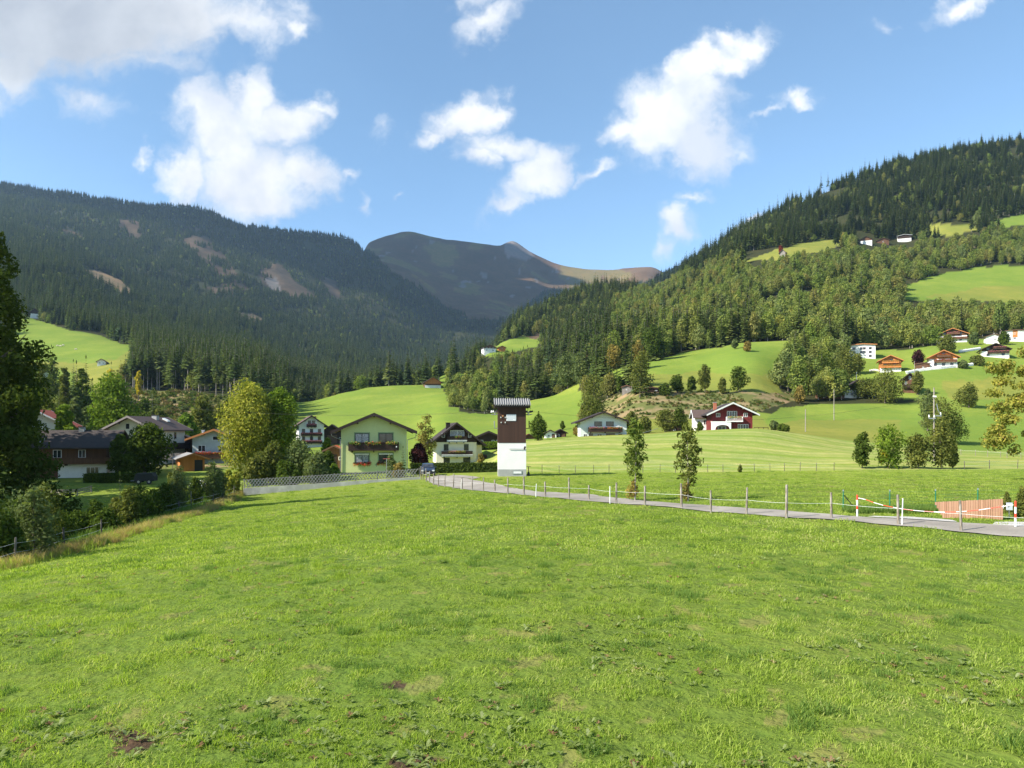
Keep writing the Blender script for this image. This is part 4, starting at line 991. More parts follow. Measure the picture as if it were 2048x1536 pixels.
# white and red chalets on the crest of the mown hill
h = House('white_chalet', 'white chalet with a dark roof and a red flowered balcony on the mown crest', base(1207, 158, 879), 0.0, 9.9, 9, 3.85, 5.75, P_COOL, R_DARK, ox=1.15, oy=1.3, th=.22, board=B_DARK)
for u in (-1.15, 1.35): h.win(u, 2.85, 1.65, 1.0, fr=F_DARK, mull=0)
for u, w_, g in ((-3.9, .8, GLASS), (-.85, 1.0, GLASS)): h.win(u, .2, w_, 1.0, fr=F_WHITE, gl=g)
h.win(-2.7, -.3, .9, 1.6, fr=F_BROWN, mull=0, name='door'); h.win(1.5, -.2, 1.9, 1.5, fr=F_BROWN, mull=1, name='door'); h.win(3.6, 0, .8, 1.2, fr=F_BROWN, mull=0)
h.balcony(-3.3, 3.9, 1.75, .85, 1.2, W_DARK, flowers=[(-3.1, .2, FL_PINK, .6), (.6, 3.7, FL_RED, .5)])
h = House('red_chalet', 'dark red timber chalet with white arched porch and pale roof edge on the mown crest', base(1464, 158, 863), -.11, 8.5, 9.5, 4.0, 6.0, W_RED, R_DARK, ox=1.2, oy=1.35, th=.2, board=B_PALE)
h.win(-2.9, 3.1, .85, .85, mull=1); h.win(2.8, 3.1, .85, .85, mull=1); h.win(0, 2.7, 2.1, 1.65, mull=3); h.win(2.3, 0.05, 2.2, 1.5, mull=3)
h.balcony(-1.3, 2.1, 2.2, .95, 1.0, F_WHITE, rails=True, flowers=[(-1, 1.8, FL_ORANGE, .3)])
mb = MB()
# porch wall with a round arch opening
aw, ah = 1.5, 1.15; x0, x1, zt = -4.45, -.35, 2.15; cx = -2.1
arch = [(cx+aw*math.cos(a), .25+ah*math.sin(a)**.6) for a in [math.pi*(1-i/14) for i in range(15)]]
for i in range(14):
    (a, za), (b, zb) = arch[i], arch[i+1]; mb.extr([(a, -.9, za), (b, -.9, zb), (b, -.9, zt), (a, -.9, zt)], (0, .2, 0))
mb.box(x0, cx-aw, -.9, -.7, -1, zt); mb.box(cx+aw, x1, -.9, -.7, -1, zt); mb.box(x0, x1, -.698, -.005, zt-.15, zt); mb.build('arched_porch', P_WHITE, h.root)
h.win(-2.1, .0, 1.7, 1.2, mull=1)
h.chimney(-3.0, 3.5, 6.3, .65, BRICK, P_CONC)
w = House('white_wing', 'white side wing with a brown roof on the left of the red chalet', base(1411, 166, 862), -.1, 4.6, 5, 3.2, 4.7, P_WHITE, R_BROWN, 'house wing', ox=.6, oy=.5, th=.15, ridge='x', board=B_WHITE, purlins=False)
w.win(0, 1.4, .9, 1.1, mull=1); w.win(-1.5, 1.4, .6, .9, mull=0)
mb = MB()
for i in range(4): mb.box(i*1.0-.04, i*1.0+.04, -.04, .04, -.3, .8)
mb.box(-.05, 3.05, -.07, -.03, .72, .82); tag(mb.build('garden_rail', B_DARK, None, base(1508, 157, 862)), 'dark wooden garden rail right of the red chalet', 'railing')

# sheds right of the tower
for i, (px, Y, py, w_, hh, lab, wm, rm) in enumerate([
    (1058, 165, 889, 3.0, 1.6, 'small red roofed hut just right of the tower', W_BROWN, R_RED),
    (1101, 165, 880, 2.6, 1.5, 'little brown hut with white wall right of the columnar tree', P_WHITE, R_BROWN),
    (1121, 168, 879, 2.6, 1.6, 'little dark gabled hut farthest right of the columnar tree', W_DARK, R_DARK),
    (1352, 172, 868, 3.6, 2.6, 'dark garden hut under the shrubs left of the red chalet', W_DARK, R_DARK)]):
    h = House('hut', lab, base(px, Y, py), 0, w_, 3, hh, hh+.7, wm, rm, 'hut', ox=.4, oy=.4, th=.1, board=B_DARK, purlins=False)
    h.win(-.4, .7, .5, .5, mull=0); h.panel('door', B_BROWN, 'F', .3, 1.0, 0, 1.4, .03)
# solar panel rack on the crest
mb = MB(); mb.extr([(-1.6, -.5, .1), (1.6, .3, 1.0), (1.6, .5, 1.0), (-1.6, -.3, .1)], (0, 0, .07)); tag(mb.build('leaning_panel', R_PALE, None, base(1301, 152, 867)), 'thin pale slanting board on the crest between the chalets', 'board')

# hillside village; distance read from the sloping ground
def hill_house(name, label, px, py, w_px, top_py, wall, roof, rz=0, dep=8, cat='house', clad=None, board=B_BROWN, ox=1.0, oy=1.1, he_f=.62, wins=((-.28, .55), (.28, .55), (-.28, .12), (.28, .12), (0, .55)), wf=F_WHITE, bal=(), fl=None, balm=W_BROWN, base_white=0, ridge='y', Y=None, y0=200, chim=None):
    g = G(px, py, y0) if Y is None else T(px, Y); Y = g.y; s_ = F/Y; g.z = zof(py, Y)
    w = w_px/s_; hr = (py-top_py)/s_; he = hr*he_f
    h = House(name, label, g, rz, w, dep, he, hr, wall, roof, cat, ox=ox, oy=oy, th=.2, board=board, found=4, purlins=False, ridge=ridge)
    if clad is not None: h.gable_cladding(clad, hr*.48 if he_f > .5 else he)
    for (fu, fz) in wins: h.win(fu*w, max(.15, fz*hr), min(1.1, w*.14), min(1.1, hr*.17), fr=wf, mull=1, base=.05 if clad is not None and fz > .45 else 0)
    for (f0, f1, fz) in bal: h.balcony(f0*w, f1*w, fz*hr, .85, 1.0, balm, flowers=[(f0*w+.1, f1*w-.1, fl, .6)] if fl is not None else None)
    if base_white: h.panel('white_base', P_WHITE, 'F', -w/2-.01, w/2+.01, -3.5, base_white*hr, .04)
    if chim: h.chimney(chim[0]*w, dep*.4, hr+.6, .6, chim[1])
    return h
hill_house('white_villa', 'white flat roofed villa with an orange roof edge at the left of the hillside village', 1725, 716, 47, 688, P_WHITE, R_ORANGE, -.35, 9, he_f=.93, ox=.6, oy=.6, board=B_ORANGE, wins=((-.33, .6), (-.33, .33), (.3, .6), (.3, .33), (-.05, .6), (.07, .6), (-.05, .33), (.07, .33), (.3, .05)), wf=F_BROWN, chim=(.1, P_WHITE))
hill_house('orange_chalet', 'bright orange timber chalet with two balconies on a white base', 1781, 744, 38, 711, W_ORANGE, R_ORANGE, -.4, 8, board=B_ORANGE, bal=((-.48, .5, .28), (-.4, .4, .55)), balm=W_ORANGE, fl=FL_ORANGE, base_white=.26, wins=((-.25, .33), (.2, .33), (.05, .62), (.12, .05), (.35, .05)), wf=F_BROWN, ox=.9, he_f=.72)
hill_house('white_hill_house', 'white house with orange eaves and a long brown balcony above the stone wall', 1887, 733, 48, 701, P_WHITE, R_ORANGE, -.40, 9, clad=W_ORANGE, board=B_ORANGE, bal=((-.35, .48, .28), (-.25, .25, .62)), balm=W_BROWN, fl=FL_RED, wins=((-.3, .36), (0, .36), (.3, .36), (-.3, .05), (0, .05), (.3, .05), (0, .7)), wf=F_BROWN)
hill_house('flowered_chalet', 'chalet with pale orange roof edge and rows of pink balcony flowers at the forest edge', 1905, 685, 50, 657, P_WHITE, R_BROWN, -.45, 9, clad=W_BROWN, board=B_ORANGE, bal=((-.48, .5, .25), (-.2, .25, .60)), balm=W_BROWN, fl=FL_PINK, wf=F_BROWN)
hill_house('dark_hill_house', 'dark brown chalet with a black roof over a white left wall near the right edge', 1991, 715, 46, 687, P_WHITE, R_DARK, -.45, 9, clad=W_DARK, board=B_DARK, bal=((-.3, .5, .32), (-.1, .4, .62)), balm=W_DARK, fl=FL_PINK, wf=F_DARK)
hill_house('white_cottage', 'plain white cottage with a brown roof behind the dark hill chalet', 1987, 688, 25, 668, P_WHITE, R_BROWN, -.4, 6, he_f=.75, wins=((.1, .4),), ox=.5, oy=.5, chim=(.1, P_WHITE))
hill_house('white_block', 'white block with an orange timber strip at the far right of the village', 2031, 683, 32, 660, P_WHITE, R_BROWN, -.4, 8, he_f=.95, wins=((-.05, .62), (-.05, .2)), ox=.6, oy=.6, clad=None).panel('timber_strip', W_ORANGE, 'F', -1.2, .9, 2.0, 5.6, .03)
hill_house('brown_timber_house', 'tall dark brown timber house beside the big bush below the stone wall', 1820, 786, 29, 747, W_BROWN, R_DARK, -.5, 7, he_f=.7, wins=((-.25, .45), (.25, .45), (.25, .1), (0, .7)), board=B_DARK, bal=((-.45, .45, .3),), balm=W_DARK)
hill_house('black_roofed_house', 'house with a black roof and white wall half hidden in the thicket', 1717, 796, 60, 760, P_WHITE, R_DARK, -.25, 7, he_f=.45, clad=W_DARK, board=B_DARK, ox=1.3, wins=((-.2, .15), (.1, .15)), y0=225)
hill_house('long_low_shed', 'long low open shed with a flat pale roof in front of the thicket', 1664, 798, 50, 786, W_BROWN, R_PALE, .0, 3.5, 'shed', he_f=.9, ox=.4, oy=.5, board=B_PALE, wins=((-.3, .2),), y0=200)
hill_house('carport', 'small open carport with an orange roof left of the white hill house', 1846, 738, 24, 726, W_BROWN, R_ORANGE, -.4, 4, 'carport', he_f=.85, ox=.3, oy=.3, wins=((0, .2),))
hill_house('edge_house', 'house corner with a white roof edge peeping in behind the tree at the right edge', 2092, 850, 60, 776, W_ORANGE, R_GREY, -.62, 9, Y=128, he_f=.80, ox=.9, oy=1.2, board=B_WHITE, wins=((0, .3),))
# farms high on the right slope
hill_house('white_hill_farm', 'white farmhouse with a dark roof at the upper edge of the broadleaf wood', 1732, 489, 22, 473, P_WHITE, R_DARK, -.4, 9, clad=W_BROWN, board=B_DARK, wins=((0, .2),), y0=600)
hill_house('flat_fronted_farm', 'white farmhouse with a pale flat roof line right of the hillside farm', 1809, 484, 24, 469, P_WHITE, R_PALE, -.4, 9, he_f=.85, clad=W_DARK, board=B_PALE, wins=((-.2, .15), (.2, .15)), y0=600)
hill_house('brown_farm_barn', 'brown barn between the two white farms high on the right slope', 1766, 488, 22, 476, W_BROWN, R_BROWN, -.3, 8, 'barn', wins=((0, .3),), y0=600)
hill_house('hay_hut', 'small grey hay hut beside a red bush on the brown upper field', 1565, 514, 11, 499, W_GREYW, R_BROWN, -.6, 6, 'hut', wins=((.1, .2),), y0=600)
# middle distance
hill_house('hay_barn', 'reddish timber barn on a white base standing above the rounded meadow', 866, 779, 32, 755, W_BROWN, R_BROWN, .25, 9, 'barn', clad=W_ORANGE, base_white=.35, wins=((.25, .1),), wf=F_DARK, Y=452)
hill_house('slope_farm', 'pale farmhouse with a brown roof on the small green clearing in mid valley', 980, 703, 24, 690, P_WHITE, R_BROWN, .3, 10, clad=W_BROWN, Y=660)
hill_house('slope_barn', 'low red brown barn right of the farmhouse in the mid valley clearing', 1004, 700, 14, 692, W_ORANGE, R_BROWN, .2, 7, 'barn', wins=((0, .3),), Y=668)
hill_house('grey_hut', 'grey timber hut beside the tall tree below the upper meadow', 1253, 787, 18, 771, W_GREYW, R_PALE, -.2, 4, 'hut', he_f=.8, ox=.3, oy=.3, wins=((0, .4),), y0=200)
hill_house('row_shed', 'long dark shed with a pale roof strip behind the round trees', 1302, 785, 34, 775, W_DARK, R_PALE, 0, 4, 'shed', he_f=.8, ox=.3, oy=.3, wins=((.3, .3),), y0=200)
hill_house('far_left_farm', 'dark roofed farmhouse with a white wall at the top of the left meadow', 70, 637, 17, 617, P_WHITE, R_DARK, .5, 9, clad=W_DARK, y0=600, wins=((.2, .2),))
hill_house('far_left_barn', 'small pale roofed barn beside the big tree at the top of the left meadow', 44, 631, 12, 620, W_BROWN, R_PALE, .5, 7, 'barn', y0=600, wins=((0, .3),))
hill_house('bank_cottage', 'small white cottage with a brown roof below the left meadow', 203, 731, 15, 718, P_WHITE, R_BROWN, .3, 7, wins=((-.2, .3), (.2, .3)), y0=280)
hill_house('slope_cottage', 'low brown roofed cottage in the bushes below the left meadow', 98, 756, 20, 742, P_COOL, R_BROWN, .4, 7, wins=((-.2, .3), (.2, .3)), y0=280)

# ------------------------------------------------------------------ transformer tower
def tower():
    r = thing('transformer_tower', 'tall white and dark brown timber transformer tower with a corrugated roof by the lane', 'transformer tower', base(1024.5, 84, 951), .045)
    w = 3.16; d = 3.0
    MB().box(-w/2, w/2, 0, d, .70, 3.7).build('white_base', P_WHITE, r)
    MB().box(-w/2-.02, w/2+.02, -.02, d+.02, -.8, .70).build('plinth', P_CONC, r)
    MB().box(-w/2-.02, w/2-.02, -.03, d+.02, 3.7, 8.02).extr([(-w/2-.02, -.03, 8.02), (-w/2-.02, d+.02, 8.02), (-w/2-.02, 1.5, 8.6)], (w, 0, 0)).build('timber_cladding', W_TOWER, r)
    # corrugated roof, two slopes
    V = []; Fc = []; n = 120
    for i in range(n+1):
        x = -2.07+4.14*i/n; q = .09*math.sin(i/n*2*math.pi*16)
        for (y, z) in ((-.62, 8.02), (1.5, 8.80), (3.6, 8.02)): V += [(x, y, z+q), (x, y, z+q-.05)]
    for i in range(n):
        a = i*6; b = a+6
        for k in (0, 2): Fc += [(a+k, b+k, b+k+2, a+k+2), (a+k+1, a+k+3, b+k+3, b+k+1)]
        Fc += [(a, a+1, b+1, b), (a+4, b+4, b+5, a+5)]
    ro = link('roof', fastmesh('roof', V, Fc, [R_PALE], smooth=True), r)
    mb = MB(); mb.box(-2.0, 1.98, -.5, -.36, 7.72, 7.9).box(-2.0, 1.98, 3.3, 3.44, 7.72, 7.9)
    for x in (-2.0, 1.84): mb.box(x, x+.14, -.36, 3.3, 7.7, 7.9)
    for x in (-2.03, 1.98): mb.extr([(x, -.55, 7.84), (x, 1.5, 8.6), (x, 3.5, 7.84), (x, 3.5, 7.5), (x, 1.5, 8.2), (x, -.55, 7.5)][:6], (.05, 0, 0))
    mb.build('roof_frame', B_DARK, ro)
    mb = MB().box(-.67, .43, -.09, -.031, 6.2, 6.92); wo = mb.build('window', F_WHITE, r); MB().box(-.6, .36, -.1, -.085, 6.27, 6.85).build('pane', mat('milky_glass', (.52, .55, .58), .3), wo)
    MB().box(.1, .36, -.105, -.101, 6.27, 6.37).build('pane', F_WHITE, wo)
    for (x, z) in ((-1.3, 6.62), (-.8, 6.62), (-1.26, 6.05), (-.8, 6.05)): MB().tube((x, -.03, z), (x, -.16, z-.04), .05, .07, 8).build('insulator', B_WHITE, r)
    MB().tube((-1.07, -.03, 6.78), (-1.07, -.14, 6.78), .10, .10, 8).build('lamp', mat('orange_lamp', (.75, .35, .15)), r)
    for sx in (-1, 1):
        mb = MB(); x = sx*w/2
        for yy in (.4, 1.5, 2.6):
            for zz in (6.95, 7.2): mb.tube((x, yy, zz), (x+sx*.75, yy, zz), .03, .03, 5); 
            mb.tube((x+sx*.35, yy, 6.85), (x+sx*.35, yy, 7.3), .03, .03, 5)
        mb.box(min(x+sx*.3, x+sx*.42), max(x+sx*.3, x+sx*.42), .3, 2.7, 6.9, 6.95)
        a = mb.build('wire_bracket', METAL, r)
        for yy in (.4, 1.5, 2.6):
            for q in (.15, .55, .75): MB().tube((x+sx*q, yy, 7.2), (x+sx*q, yy, 7.4), .07, .05, 7).build('insulator', B_WHITE if sx < 0 and q > .5 else BLACK, a)
        MB().path([(x, 1.2, 5.35), (x+sx*.38, 1.2, 5.35), (x+sx*.42, 1.2, 5.5), (x+sx*.42, 1.2, 6.2)], [.045, .045, .05, .07], 6).build('cable_arm', SILVER if sx < 0 else BLACK, r)
    MB().box(-.35, 1.35, -.09, -.05, 2.98, 3.03).build('lamp_arm', METAL, r); MB().tube((1.35, -.03, 2.95), (1.45, -.25, 3.25), .06, .12, 8).build('lamp', BLACK, r)
    wo = MB().box(.05, 1.12, -.06, -.021, .15, .55).build('vent', METAL, r); MB().box(.14, 1.03, -.075, -.061, .23, .47).build('louvre', F_WHITE, wo)
tower()
r = thing('standpipe', 'black standpipe with a flat top beside the foot of the tower', 'standpipe', base(1057, 85, 951))
MB().tube((0, 0, -.2), (0, 0, 1.0), .05, .04, 8).tube((0, 0, 0), (0, 0, .4), .2, .1, 8).build('post', BLACK, r); MB().box(-.25, .25, -.1, .1, 1.0, 1.05).build('top', BLACK, r)

# ------------------------------------------------------------------ the lane
def road_build(t, b):
    p = pos(t); n = t.noise(p, 14, 5, .7); n2 = t.noise(p, .35, 4, .6)
    c = t.mix(t.smooth(n2, .35, .7), (.235, .21, .175), (.33, .30, .255))
    t.put(b.inputs['Base Color'], t.mix(1.0, c, t.ramp(n, [(.3, (.82, .82, .82)), (.7, (1.15, 1.15, 1.15))]), 'MULTIPLY')); bump(t, b, n, .4, .01)
M_ROAD = mat('asphalt', rough=.9, build=road_build)
M_GRAVEL = mat('gravel_mix', rough=1, build=lambda t, b: (t.put(b.inputs['Base Color'], t.ramp(t.noise(pos(t), 22, 4, .7), [(.3, (.30, .28, .25)), (.7, (.58, .56, .52))])), bump(t, b, t.noise(pos(t), 22, 4, .7), .6, .03)))
NEAR_E = [(2300, 1106), (2120, 1083), (2048, 1076), (1923, 1065.5), (1798, 1053), (1663, 1040.5), (1573, 1036), (1493, 1029.5), (1363, 1018), (1231, 1008), (1138, 999.5), (1060, 992), (966, 982.5), (906, 976), (877, 971), (862, 966), (848, 958)]
FAR_E = [(2300, 1072), (2120, 1060), (2048, 1055), (1923, 1047), (1798, 1039), (1663, 1030), (1573, 1022.5), (1493, 1017.5), (1363, 1008.5), (1231, 996.5), (1145, 988), (1060, 981.5), (1000, 970), (962, 963), (930, 957), (905, 954), (882, 951)]
def edge_pts(E):
    return [G(a, b, 20, 130) for a, b in E]
NE, FE = edge_pts(NEAR_E), edge_pts(FAR_E)
def resample(P, n):
    P = np.array(P); s_ = np.concatenate([[0], np.cumsum(np.linalg.norm(np.diff(P, axis=0), axis=1))]); q = np.linspace(0, 1, n)
    k = np.linspace(0, 1, len(P)); return np.stack([pchip(k, P[:, j].copy(), q) for j in range(3)], 1)
def strip(name, A, B, m, lift, n=200, cross=6, cat=None):
    A, B = resample(A, n), resample(B, n); V = []
    for i in range(n):
        for j in range(cross+1):
            p = A[i]+(B[i]-A[i])*j/cross; V.append((p[0], p[1], 0))
    V = np.array(V); V[:, 2] = H(V[:, 0], V[:, 1])+lift
    i = np.arange(n-1)[:, None]*(cross+1)+np.arange(cross)[None, :]
    Fc = np.stack([i, i+cross+1, i+cross+2, i+1], -1).reshape(-1, 4)
    return tag(link(name, fastmesh(name, V, Fc, [m], smooth=True)), kind='structure'), A, B
_, RA, RB = strip('road', NE, FE, M_ROAD, .045)
strip('road_branch', [G(a, b, 30, 130) for a, b in [(895, 953), (920, 955), (945, 958.5)]], [G(a, b, 30, 130) for a, b in [(905, 951), (935, 952), (962, 955.5)]], M_ROAD, .041, 30)
strip('gravel_verge', [G(a, b, 20, 60) for a, b in [(1735, 1035.5), (1800, 1039), (1860, 1043), (1915, 1046.5)]], [G(a, b, 20, 60) for a, b in [(1750, 1034.6), (1800, 1036), (1860, 1039), (1905, 1043)]], M_GRAVEL, .07, 60)
strip('gravel_yard', [G(a, b, 20, 60) for a, b in [(1985, 1051), (2048, 1055), (2300, 1072)]], [G(a, b, 20, 60) for a, b in [(1990, 1046), (2048, 1046), (2300, 1056)]], M_GRAVEL, .05, 60)
ROADPOLY = [(p[0], p[1]) for p in RA[::4]]+[(p[0], p[1]) for p in RB[::-4]]
def off_road(x, y): return ~inpoly(x, y, ROADPOLY)

# ------------------------------------------------------------------ fences
M_POST = mat('fence_post_wood', rough=.95, spec=.1, build=bark_build((.16, .13, .10), (.36, .32, .27)))
M_POSTD = mat('dark_post_wood', rough=.95, spec=.1, build=bark_build((.07, .058, .045), (.17, .15, .13)))
M_WIRE = mat('wire', (.75, .76, .74), .5, .4); M_WHITEP = mat('white_plastic', (.80, .80, .78), .5)
def post_mesh(h, r, seed, m, square=False):
    g = random.Random(seed); mb = MB(); n = 4 if square else 8
    lx, ly = g.uniform(-.05, .05)*h, g.uniform(-.03, .03)*h
    return mb.path([(0, 0, -.35), (lx*.5, ly*.5, h*.5), (lx, ly, h), (lx, ly, h+.012)], [r*1.08, r, r*.93, r*.6], n).mesh('post', m), Vector((lx, ly, h))
def fence(name, label, posts, m, hts, r, wires, wm=None, wr=.006, cat='fence', rs=0):
    root = thing(name, label, cat, posts[0]); tops = []; o0 = posts[0]
    for i, p in enumerate(posts):
        h_ = hts[i] if isinstance(hts, (list, tuple)) else hts*(.92+.16*random.Random(i+rs).random())
        white = isinstance(m, list) and m[i] == 'w'; mm = M_WHITEP if white else (M_POST if isinstance(m, list) else m)
        me, t = post_mesh(h_, (.022 if white else r*(.85+.3*random.Random(i*3+rs).random())), i+rs, mm)
        o = link('post', me, root, Vector(p)-o0); tops.append((Vector(p)-o0, t, h_))
    for wz in wires:
        mb = MB()
        for i in range(len(tops)-1):
            (a, ta, ha), (b, tb, hb) = tops[i], tops[i+1]
            pa = a+Vector((ta.x*wz, ta.y*wz-r, min(ha*.97, wz))) if True else a; pb = b+Vector((tb.x*wz, tb.y*wz-r, min(hb*.97, wz)))
            L = (pb-pa).length; pts = [pa.lerp(pb, k/4)-Vector((0, 0, .012*L*4*(k/4)*(1-k/4))) for k in range(5)]
            mb.path(pts, [wr]*5, 4)
        mb.build('wire', wm or M_WIRE, root)
    return root
RP = [(2120, 1076, 1.25, 0), (1923, 1063, 1.25, 0), (1804, 1051, 1.15, 'w'), (1797, 1050, 1.3, 0), (1663, 1037, 1.2, 0), (1573, 1036.5, 1.55, 0), (1493, 1029, 1.32, 0), (1422, 1026.5, 1.15, 0), (1363.5, 1016, 1.3, 0), (1290, 1011, 1.08, 0), (1232.6, 1007, 1.2, 0), (1220, 1007.5, 1.0, 'w'), (1177.7, 1000, .9, 0), (1138.6, 999, 1.35, 0), (1091, 994.6, 1.0, 0), (1071.5, 994.2, .85, 'w'), (1048, 991, 1.3, 0), (1015.5, 988.5, 1.18, 0), (990, 983.5, 1.0, 0), (966.6, 982.5, 1.22, 0), (944, 980.5, 1.28, 0), (924.7, 980, 1.15, 0), (922, 980, 1.0, 'w'), (906.4, 977.8, 1.45, 0), (889.6, 974, 1.22, 0), (877, 973, 1.25, 0), (867, 970, 1.22, 0), (859, 965, 1.2, 0), (853, 963, 1.4, 0), (846, 960, 1.45, 0), (842, 959, 1.5, 0)]
fence('roadside_fence', 'pasture fence of leaning grey wooden posts and white strands along the lane', [G(a, b, 20, 110) for a, b, c, d in RP], [d for *_, d in RP], [c for _, _, c, _ in RP], .055, (.72,), wr=.0055)
LP = [(-80, 1165), (29, 1134.5), (128, 1104), (203, 1080.5), (254.6, 1057), (296, 1045), (325, 1037), (358, 1029), (382.6, 1023), (406, 1016), (426, 1011), (446, 1003), (468, 995), (484.6, 982)]
LH = [1.25, 1.22, 1.22, 1.18, 1.2, 1.2, 1.1, 1.15, 1.8, 1.1, 1.15, 1.1, 1.2, 1.0]
fence('pasture_fence', 'left edge pasture fence of dark thin posts with sagging wires beside the bushes', [G(a, b, 25, 95) for a, b in LP], M_POSTD, LH, .05, (.62, 1.0), wr=.005, rs=5)
FP = [(1084, 951), (1118.6, 951.5), (1151, 952), (1187, 953), (1218, 952), (1255, 952), (1286, 952), (1320, 951), (1351, 950.5), (1383, 949.5), (1415.5, 948), (1446, 946.8), (1480, 946), (1509, 945), (1540, 943.5), (1569, 942.5), (1600, 942), (1633, 941.5), (1668, 941)]
fence('meadow_fence', 'thin wooden post fence at the foot of the mown hill behind the tower', [T(a, 92.5+max(0, (1600-a))*.0) for a, b in FP], M_POSTD, 1.05, .035, (.5, .9), wr=.006, rs=30)
FP2 = [(1929, 936), (1979, 935), (2035, 934), (2090, 934)]
fence('corner_fence', 'short wooden post fence at the right edge of the upper pasture', [T(a, 94) for a, b in FP2], M_POSTD, 1.1, .045, (.5, .95), wr=.006, rs=60)
FP3 = [(1895, 0), (1922, 0), (1951, 0), (1975, 0), (2001, 0), (2014, 0), (2042, 0), (2075, 0)]
fence('hill_fence', 'distant low post fence crossing the shaded meadow near the right edge', [T(a, 140-i*1.5) for i, (a, _) in enumerate(FP3)], M_POST, 1.1, .045, (.9,), wr=.006, rs=90)
# old rail fence and round bed fence in the garden, left
def rail_fence(name, label, P, h_, rails, m=M_POSTD, cat='fence'):
    root = thing(name, label, cat, P[0])
    for i, p in enumerate(P):
        link('post', post_mesh(h_, .08, i, m)[0], root, p-P[0])
    for z in rails:
        mb = MB()
        for a, b in zip(P[:-1], P[1:]):
            a2, b2 = a-P[0]+Vector((0, -.09, z)), b-P[0]+Vector((0, -.09, z)); mb.extr([a2+Vector((0, 0, -.06)), b2+Vector((0, 0, -.06)), b2+Vector((0, 0, .06)), a2+Vector((0, 0, .06))], (0, .035, 0))
        mb.build('rail', m, root)
rail_fence('rail_fence', 'weathered rail fence with thick posts in the shade behind the bushes', [T(px, y) for px, y in [(-20, 42), (27, 44), (80, 46), (133, 49), (175, 52), (232, 55), (262, 57)]], 1.2, (.6, 1.0), M_POST)
rail_fence('garden_bed_fence', 'low three board wooden border around the vegetable bed', [T(px, y) for px, y in [(78, 86), (95, 84), (125, 83.5), (155, 84), (183, 87)]], .75, (.2, .45, .68), M_POST)

P_CONCW = mat('pale_concrete', build=plaster((.58, .55, .48), .7))
def lattice():
    A = base(487, 79.5, 985); B = base(840, 84, 956); A = Vector((A.x, A.y, A.z)); B = Vector((B.x, B.y, B.z)); d = B-A; L = math.hypot(d.x, d.y); ang = math.atan2(d.y, d.x); sl = d.z/L
    w = thing('retaining_wall', 'low pale concrete wall along the garden under the lattice fence', 'wall', A, ang)
    mb = MB(); mb.extr([(0, -.1, -.6), (L, -.1, -.6+d.z), (L, -.1, .14+d.z), (0, -.1, .46)], (0, .22, 0)); mb.build('wall', P_CONCW, w)
    f = thing('lattice_fence', 'grey diagonal lattice garden fence on the low white wall', 'fence', A, ang)
    zb = lambda x: .48+(d.z-.32)*x/L; h_ = .88; mb = MB(); n = int(L/.34)
    for i in range(-2, n+2):
        for sg, yo in ((1, 0), (-1, .03)):
            x = i*.34; x2 = x+sg*.68
            if not (-.1 < x < L and -.1 < x2 < L): continue
            a, b = Vector((x, yo, zb(x)+.03)), Vector((x2, yo, zb(x2)+h_+.03)); mb.extr([a+Vector((-.045, 0, 0)), a+Vector((.05, 0, 0)), b+Vector((.05, 0, 0)), b+Vector((-.045, 0, 0))], (0, .025, 0))
    mb.build('lattice', mat('pale_lattice', build=planks((.28, .255, .22), (.42, .39, .35), .2)), f)
    for k in range(9):
        x = .05+(L-.1)*k/8; MB().box(x-.05, x+.05, .06, .15, zb(x)-.02, zb(x)+h_+.1).build('post', W_GREYW, f)
    mb = MB(); 
    for z in (.12, .85): mb.extr([(0, .058, zb(0)+z-.03), (L, .058, zb(L)+z-.03), (L, .058, zb(L)+z+.03), (0, .058, zb(0)+z+.03)], (0, -.003, 0))
    mb.build('rail', W_GREYW, f)
    p = A+d*.78; r = thing('washing_post', 'thin grey T shaped washing line post behind the lattice fence', 'post', (p.x, p.y+2.5, p.z-.2))
    MB().tube((0, 0, -.5), (0, 0, 2.6), .04, .04, 8).build('pole', METAL, r); MB().tube((-.4, 0, 2.6), (.4, 0, 2.6), .03, .03, 6).build('crossbar', mat('dull_red', (.35, .1, .08)), r)
lattice()
# tall green mesh fence at the start of the lattice
p0 = T(495, 82); gf = thing('mesh_fence', 'short dark green mesh fence at the left end of the lattice fence', 'fence', p0)
M_GFENCE = mat('green_fence', (.02, .10, .06), .5)
for i in range(4): MB().tube((i*.65, i*.2, -.2), (i*.65, i*.2, 1.5), .03, .03, 6).build('post', M_GFENCE, gf)
mb = MB()
for i in range(20): mb.tube((i*.1, i*.03, 0), (i*.1, i*.03, 1.45), .007, .007, 4)
for k in range(8): mb.tube((0, 0, .1+k*.18), (1.95, .6, .1+k*.18), .007, .007, 4)
mb.build('wire_mesh', M_GFENCE, gf)

# green wire fence, barrier, board fence on the right
G_Y = 37.6; pts = [(1686.5, 1021), (1779.6, 1019), (1871, 1017), (1955.7, 1015), (2045, 1013)]
gr = thing('green_wire_fence', 'green metal post and wire fence behind the red and white barrier', 'fence', T(1686.5, G_Y)); o0 = T(1686.5, G_Y); pv_ = []
M_GPOST = mat('green_post', (.015, .16, .09), .45)
for a, b in pts:
    p = T(a, G_Y)-o0; pv_.append(p); po = MB().tube((0, 0, -.2), (0, 0, 1.0+(.05 if a < 1700 else .0)), .028, .028, 8).build('post', M_GPOST, gr, p); MB().tube((0, 0, 1.0), (0, 0, 1.08), .036, .03, 8).build('cap', SILVER, po)
MB().tube((.02, 0, .82), (.5, .02, .25), .022, .022, 6).build('strut', BLACK, gr, pv_[0]+Vector((0, 0, .0)))
mb = MB()
for k in range(6):
    for a, b in zip(pv_[:-1], pv_[1:]): mb.tube(a+Vector((0, 0, .12+k*.17)), b+Vector((0, 0, .12+k*.17)), .004, .004, 4)
